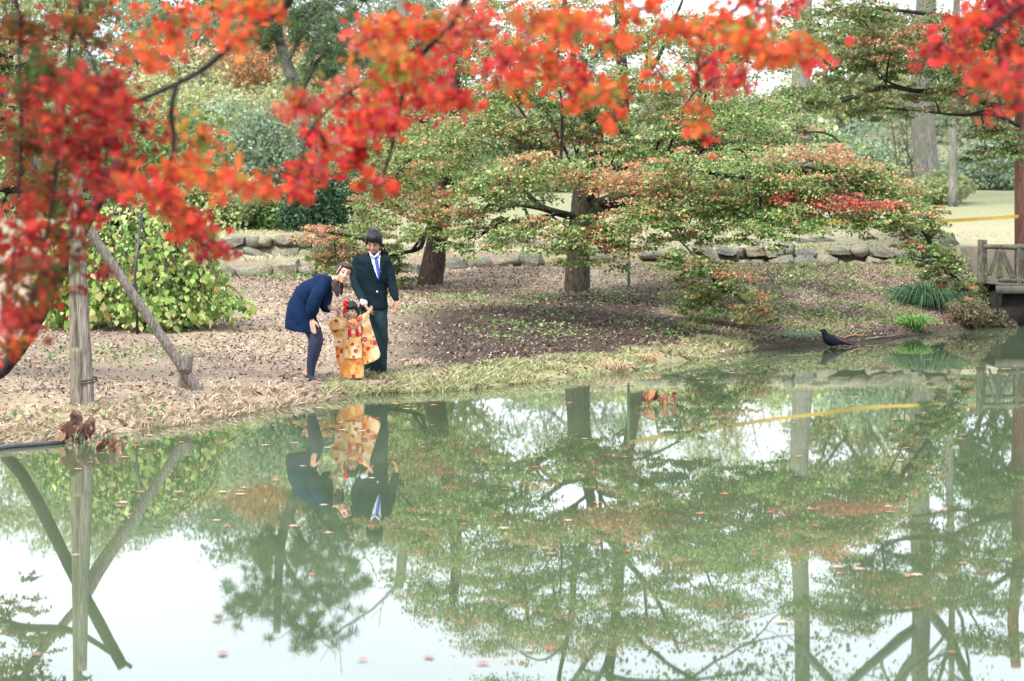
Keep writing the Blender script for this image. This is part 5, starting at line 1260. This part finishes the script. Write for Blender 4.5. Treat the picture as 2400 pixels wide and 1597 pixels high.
for i in range(12):
    a_ = rr.uniform(-1, 1); S.limb([c + r * .05 * k - f * .05 * k - u * .06 * k, Q(676 + 8 * a_, 620, .03), Q(672 + 10 * a_, 690 + 40 * rr.random(), .03)], [.014, .012, .003], 7, 3)
S.build('hair', M_HAIR_B, wom, .006, 1)

# ---------------------------------------------------------------- child
Q = framer(DC)
kid = thing('person', 'small child in an orange flowered kimono with red hair ornament, holding both adults hands', 'person', Q(760, 1452), 'family standing on the bank')
S = Sculpt(); fr = head(S, Q(757, 845, -.02), (-.06, -.98, -.12), (0, -.1, 1), .80, 1.08)
S.limb([Q(757, 880, .02), Q(757, 925, .03)], [.036, .044]); S.hloft([(Q(760, 940, .03), .09, .06), (Q(765, 1200, .02), .085, .07), (Q(765, 1400, .02), .09, .06)])
S.limb([Q(705, 940, .02), Q(662, 945, -.03), Q(648, 905, -.05), Q(645, 880, -.05)], [.034, .03, .026, .021]); S.limb([Q(815, 940, .02), Q(862, 925, -.02), Q(895, 890, -.03), Q(912, 868, -.03)], [.034, .03, .026, .021])
hand(S, Q(645, 878, -.05), (.25, -.1, 1), (.5, -.8, 0), (-.8, -.4, 0), .095, .4); hand(S, Q(912, 866, -.03), (.45, -.1, .7), (-.3, -.9, 0), (-.8, .2, .5), .095, .3)
for a in (725, 800): S.limb([Q(a, 1400, 0), Q(a, 1446, -.02)], [.035, .03])
S.build('body', M_SKIN_C, kid, .0055, 3); face(fr, kid, .80)
S = Sculpt(); S.hloft([(Q(762, 1444, .0), .136, .105), (Q(762, 1400, 0), .140, .11), (Q(768, 1300, .01), .130, .11), (Q(772, 1200, .02), .115, .10), (Q(768, 960, .03), .10, .08), (Q(760, 915, .03), .055, .055)])
lw = S.build('kimono', M_KIM2, kid, .010, 4, .014, 31, (18, 9, 9))
S = Sculpt(); S.hloft([(Q(774, 1270, .0), .110, .125), (Q(774, 1200, 0), .112, .122), (Q(770, 1100, .01), .112, .115), (Q(766, 1010, .02), .118, .105), (Q(762, 950, .02), .115, .095), (Q(760, 918, .025), .075, .07), (Q(758, 905, .03), .045, .05)])
vest = S.build('vest', M_VEST, kid, .009, 4, .012, 37, (20, 9, 10))
S = Sculpt(); S.limb([Q(715, 945, .0), Q(660, 948, -.04), Q(640, 930, -.05)], [.055, .052, .042])
S.slab([Q(a, b, -.01) for a, b in ((572, 945), (600, 925), (650, 918), (705, 935), (702, 1020), (694, 1100), (692, 1325), (652, 1348), (632, 1295), (604, 1060), (570, 1005))], .035); S.build('sleeve', M_KIM, kid, .009, 6, .016, 41, (16, 9, 9))
S = Sculpt(); S.slab([Q(a, b, -.075) for a, b in ((585, 935), (640, 922), (712, 945), (708, 1018), (590, 1022), (580, 985))], .022); S.build('sleeve_fold', M_VEST, kid, .008, 4, .01, 43)
S = Sculpt(); S.limb([Q(805, 945, .0), Q(860, 928, -.02), Q(888, 902, -.03)], [.055, .052, .042])
S.slab([Q(a, b, -.02) for a, b in ((840, 905), (880, 885), (908, 905), (960, 1060), (1016, 1235), (1006, 1268), (960, 1300), (872, 1325), (858, 1275), (852, 1000))], .035); S.build('sleeve', M_KIM, kid, .009, 6, .016, 47, (16, 9, 9))
bv = bvh_of(vest)
drape('collar', zpx([(700, 925), (716, 915), (752, 965), (768, 985), (762, 1010), (735, 985)]), bv, M_KIM2, kid, .010); drape('collar', zpx([(802, 915), (818, 925), (790, 985), (768, 1010), (764, 985)]), bv, M_KIM2, kid, .010)
drape('vest_edge', zpx([(738, 1010), (744, 1010), (746, 1262), (739, 1262)]), bv, M_KIM2, kid, .006)
for a in (745, 813):
    h = bv.ray_cast(Vector((0, 0, CAMZ)), ray(*zpx([(a, 1045)])[0]).normalized())[0] or Q(a, 1045, -.1)
    S = Sculpt(); S.limb([h + Vector((0, -.012, .045)), h + Vector((0, -.016, .02)), h + Vector((0, -.014, -.028))], [.008, .017, .021]); S.limb([h + Vector((0, -.01, .10)), h + Vector((0, -.012, .04))], [.006, .006]); S.build('tassel', M_RED, kid, .004, 1)
    S = Sculpt(); [S.ball(h + Vector((random.gauss(0, .014), -.014, .075 + random.gauss(0, .022))), .012) for _ in range(9)]; S.build('rosette', plain('rosette_pink', (.66, .22, .22), .6, .3, .5, 60) if 'rosette_pink' not in bpy.data.materials else bpy.data.materials['rosette_pink'], kid, .004, 1)
S = Sculpt(); c, f, u, r = fr; k = .80; ax = (r, f, u)
S.ball(c + u * .028 * k - f * .026 * k, (.094 * k, .098 * k, .096 * k), ax)
rr = random.Random(12)
for i in range(40):
    a = rr.uniform(-.95, .95); b0 = c + u * .105 * k + f * .01 * k + r * math.sin(a) * .03 * k; e = c + r * math.sin(a) * .078 * k + f * math.cos(a) * .094 * k + u * rr.uniform(.018, .036) * k
    S.limb([b0, b0.lerp(e, .6) + (r * math.sin(a) + f * math.cos(a)) * .026 * k, e], [.012, .011, .004], 7, 3)
for i in range(44):
    sg = rr.choice((-1, 1)); t = rr.random(); b0 = c + r * sg * .06 * k + u * .06 * k - f * .05 * t * k; e = c + r * sg * (.082 + .012 * t) * k + f * (.045 - .13 * t) * k - u * rr.uniform(.10, .13) * k
    S.limb([b0, b0.lerp(e, .5) + r * sg * .03 * k, e], [.013, .013, .005], 7, 3)
S.build('hair', M_HAIR, kid, .0055, 1)
S = Sculpt()
for i in range(22): a = rr.uniform(0, 6.28); q = rr.uniform(.01, .03); S.ball(Q(710 + 0, 790, -.075) + Vector((math.cos(a) * q, rr.gauss(0, .008), math.sin(a) * q)), rr.uniform(.009, .013))
S.build('hair_ornament', M_RED, kid, .004, 0)
S = Sculpt()
for j in range(3): S.limb([Q(700 + 5 * j, 805, -.075), Q(697 + 5 * j, 840, -.085), Q(694 + 6 * j, 872 - 6 * j, -.085)], [.011, .012, .008], 8)
S.build('ribbon', M_RED, kid, .004, 1)

# ---------------------------------------------------------------- crow
DK = CAMZ / -(ray(1947, 813.5).z / ray(1947, 813.5).y)
QC = lambda a, b, dy=0.0: pix(1880 + a / 13.07, 740 + b / 13.07, DK + dy)
crow = thing('crow', 'black crow standing in shallow water at the edge of the pond', 'crow', QC(900, 965))
m_, nt_, o_ = nmat('crow_feathers'); p_ = principled(nt_, o_, .5, .25); n_ = noise(nt_, 25, 4, coords(nt_, 'Object', (1, 3, 3))); nt_.links.new(ramp(nt_, n_, [(.3, (.003, .004, .006)), (.7, (.008, .014, .028))]), p_.inputs['Base Color']); bump(nt_, n_, p_, .35, .01)
S = Sculpt(); S.limb([QC(1180, 820), QC(1050, 790), QC(930, 760), QC(820, 720), QC(745, 640), QC(705, 560), QC(680, 500)], [.035, .066, .088, .090, .068, .050, .044], 16); S.ball(QC(672, 482), (.045, .038, .038)); S.limb([QC(640, 470), QC(605, 465)], [.03, .022]); S.build('body', m_, crow, .006, 4)
S = Sculpt(); S.loft([(QC(1090, 810), Vector((.01, 0, .04)), Vector((0, .045, 0))), (QC(1330, 855), Vector((.004, 0, .018)), Vector((0, .042, 0))), (QC(1600, 905), Vector((.002, 0, .007)), Vector((0, .035, 0)))], 14); S.build('tail', m_, crow, .005, 2)
for sg in (-1, 1):
    S = Sculpt(); S.loft([(QC(790, 690, sg * .06), Vector((.01, 0, .035)), Vector((0, .018, 0))), (QC(930, 760, sg * .085), Vector((.01, 0, .062)), Vector((0, .016, 0))), (QC(1130, 815, sg * .062), Vector((.006, 0, .04)), Vector((0, .012, 0))), (QC(1420, 872, sg * .025), Vector((.003, 0, .01)), Vector((0, .008, 0)))], 12); S.build('wing', m_, crow, .005, 2)
S = Sculpt(); S.limb([QC(620, 466), QC(560, 455), QC(512, 462)], [.019, .015, .004], 10); S.build('beak', plain('beak_black', (.012, .012, .014), .3, .5), crow, .004, 1)
for sg in (-1, 1):
    S = Sculpt(); S.ball(QC(650, 466, sg * .036), .006); S.build('eye', M_EYE, crow, .002, 0)
    m = MB(); m.tube([QC(900, 930, sg * .03), QC(890, 1000, sg * .035), QC(890, 1040, sg * .035)], .008, 6); m.build('leg', M_EYE, crow)
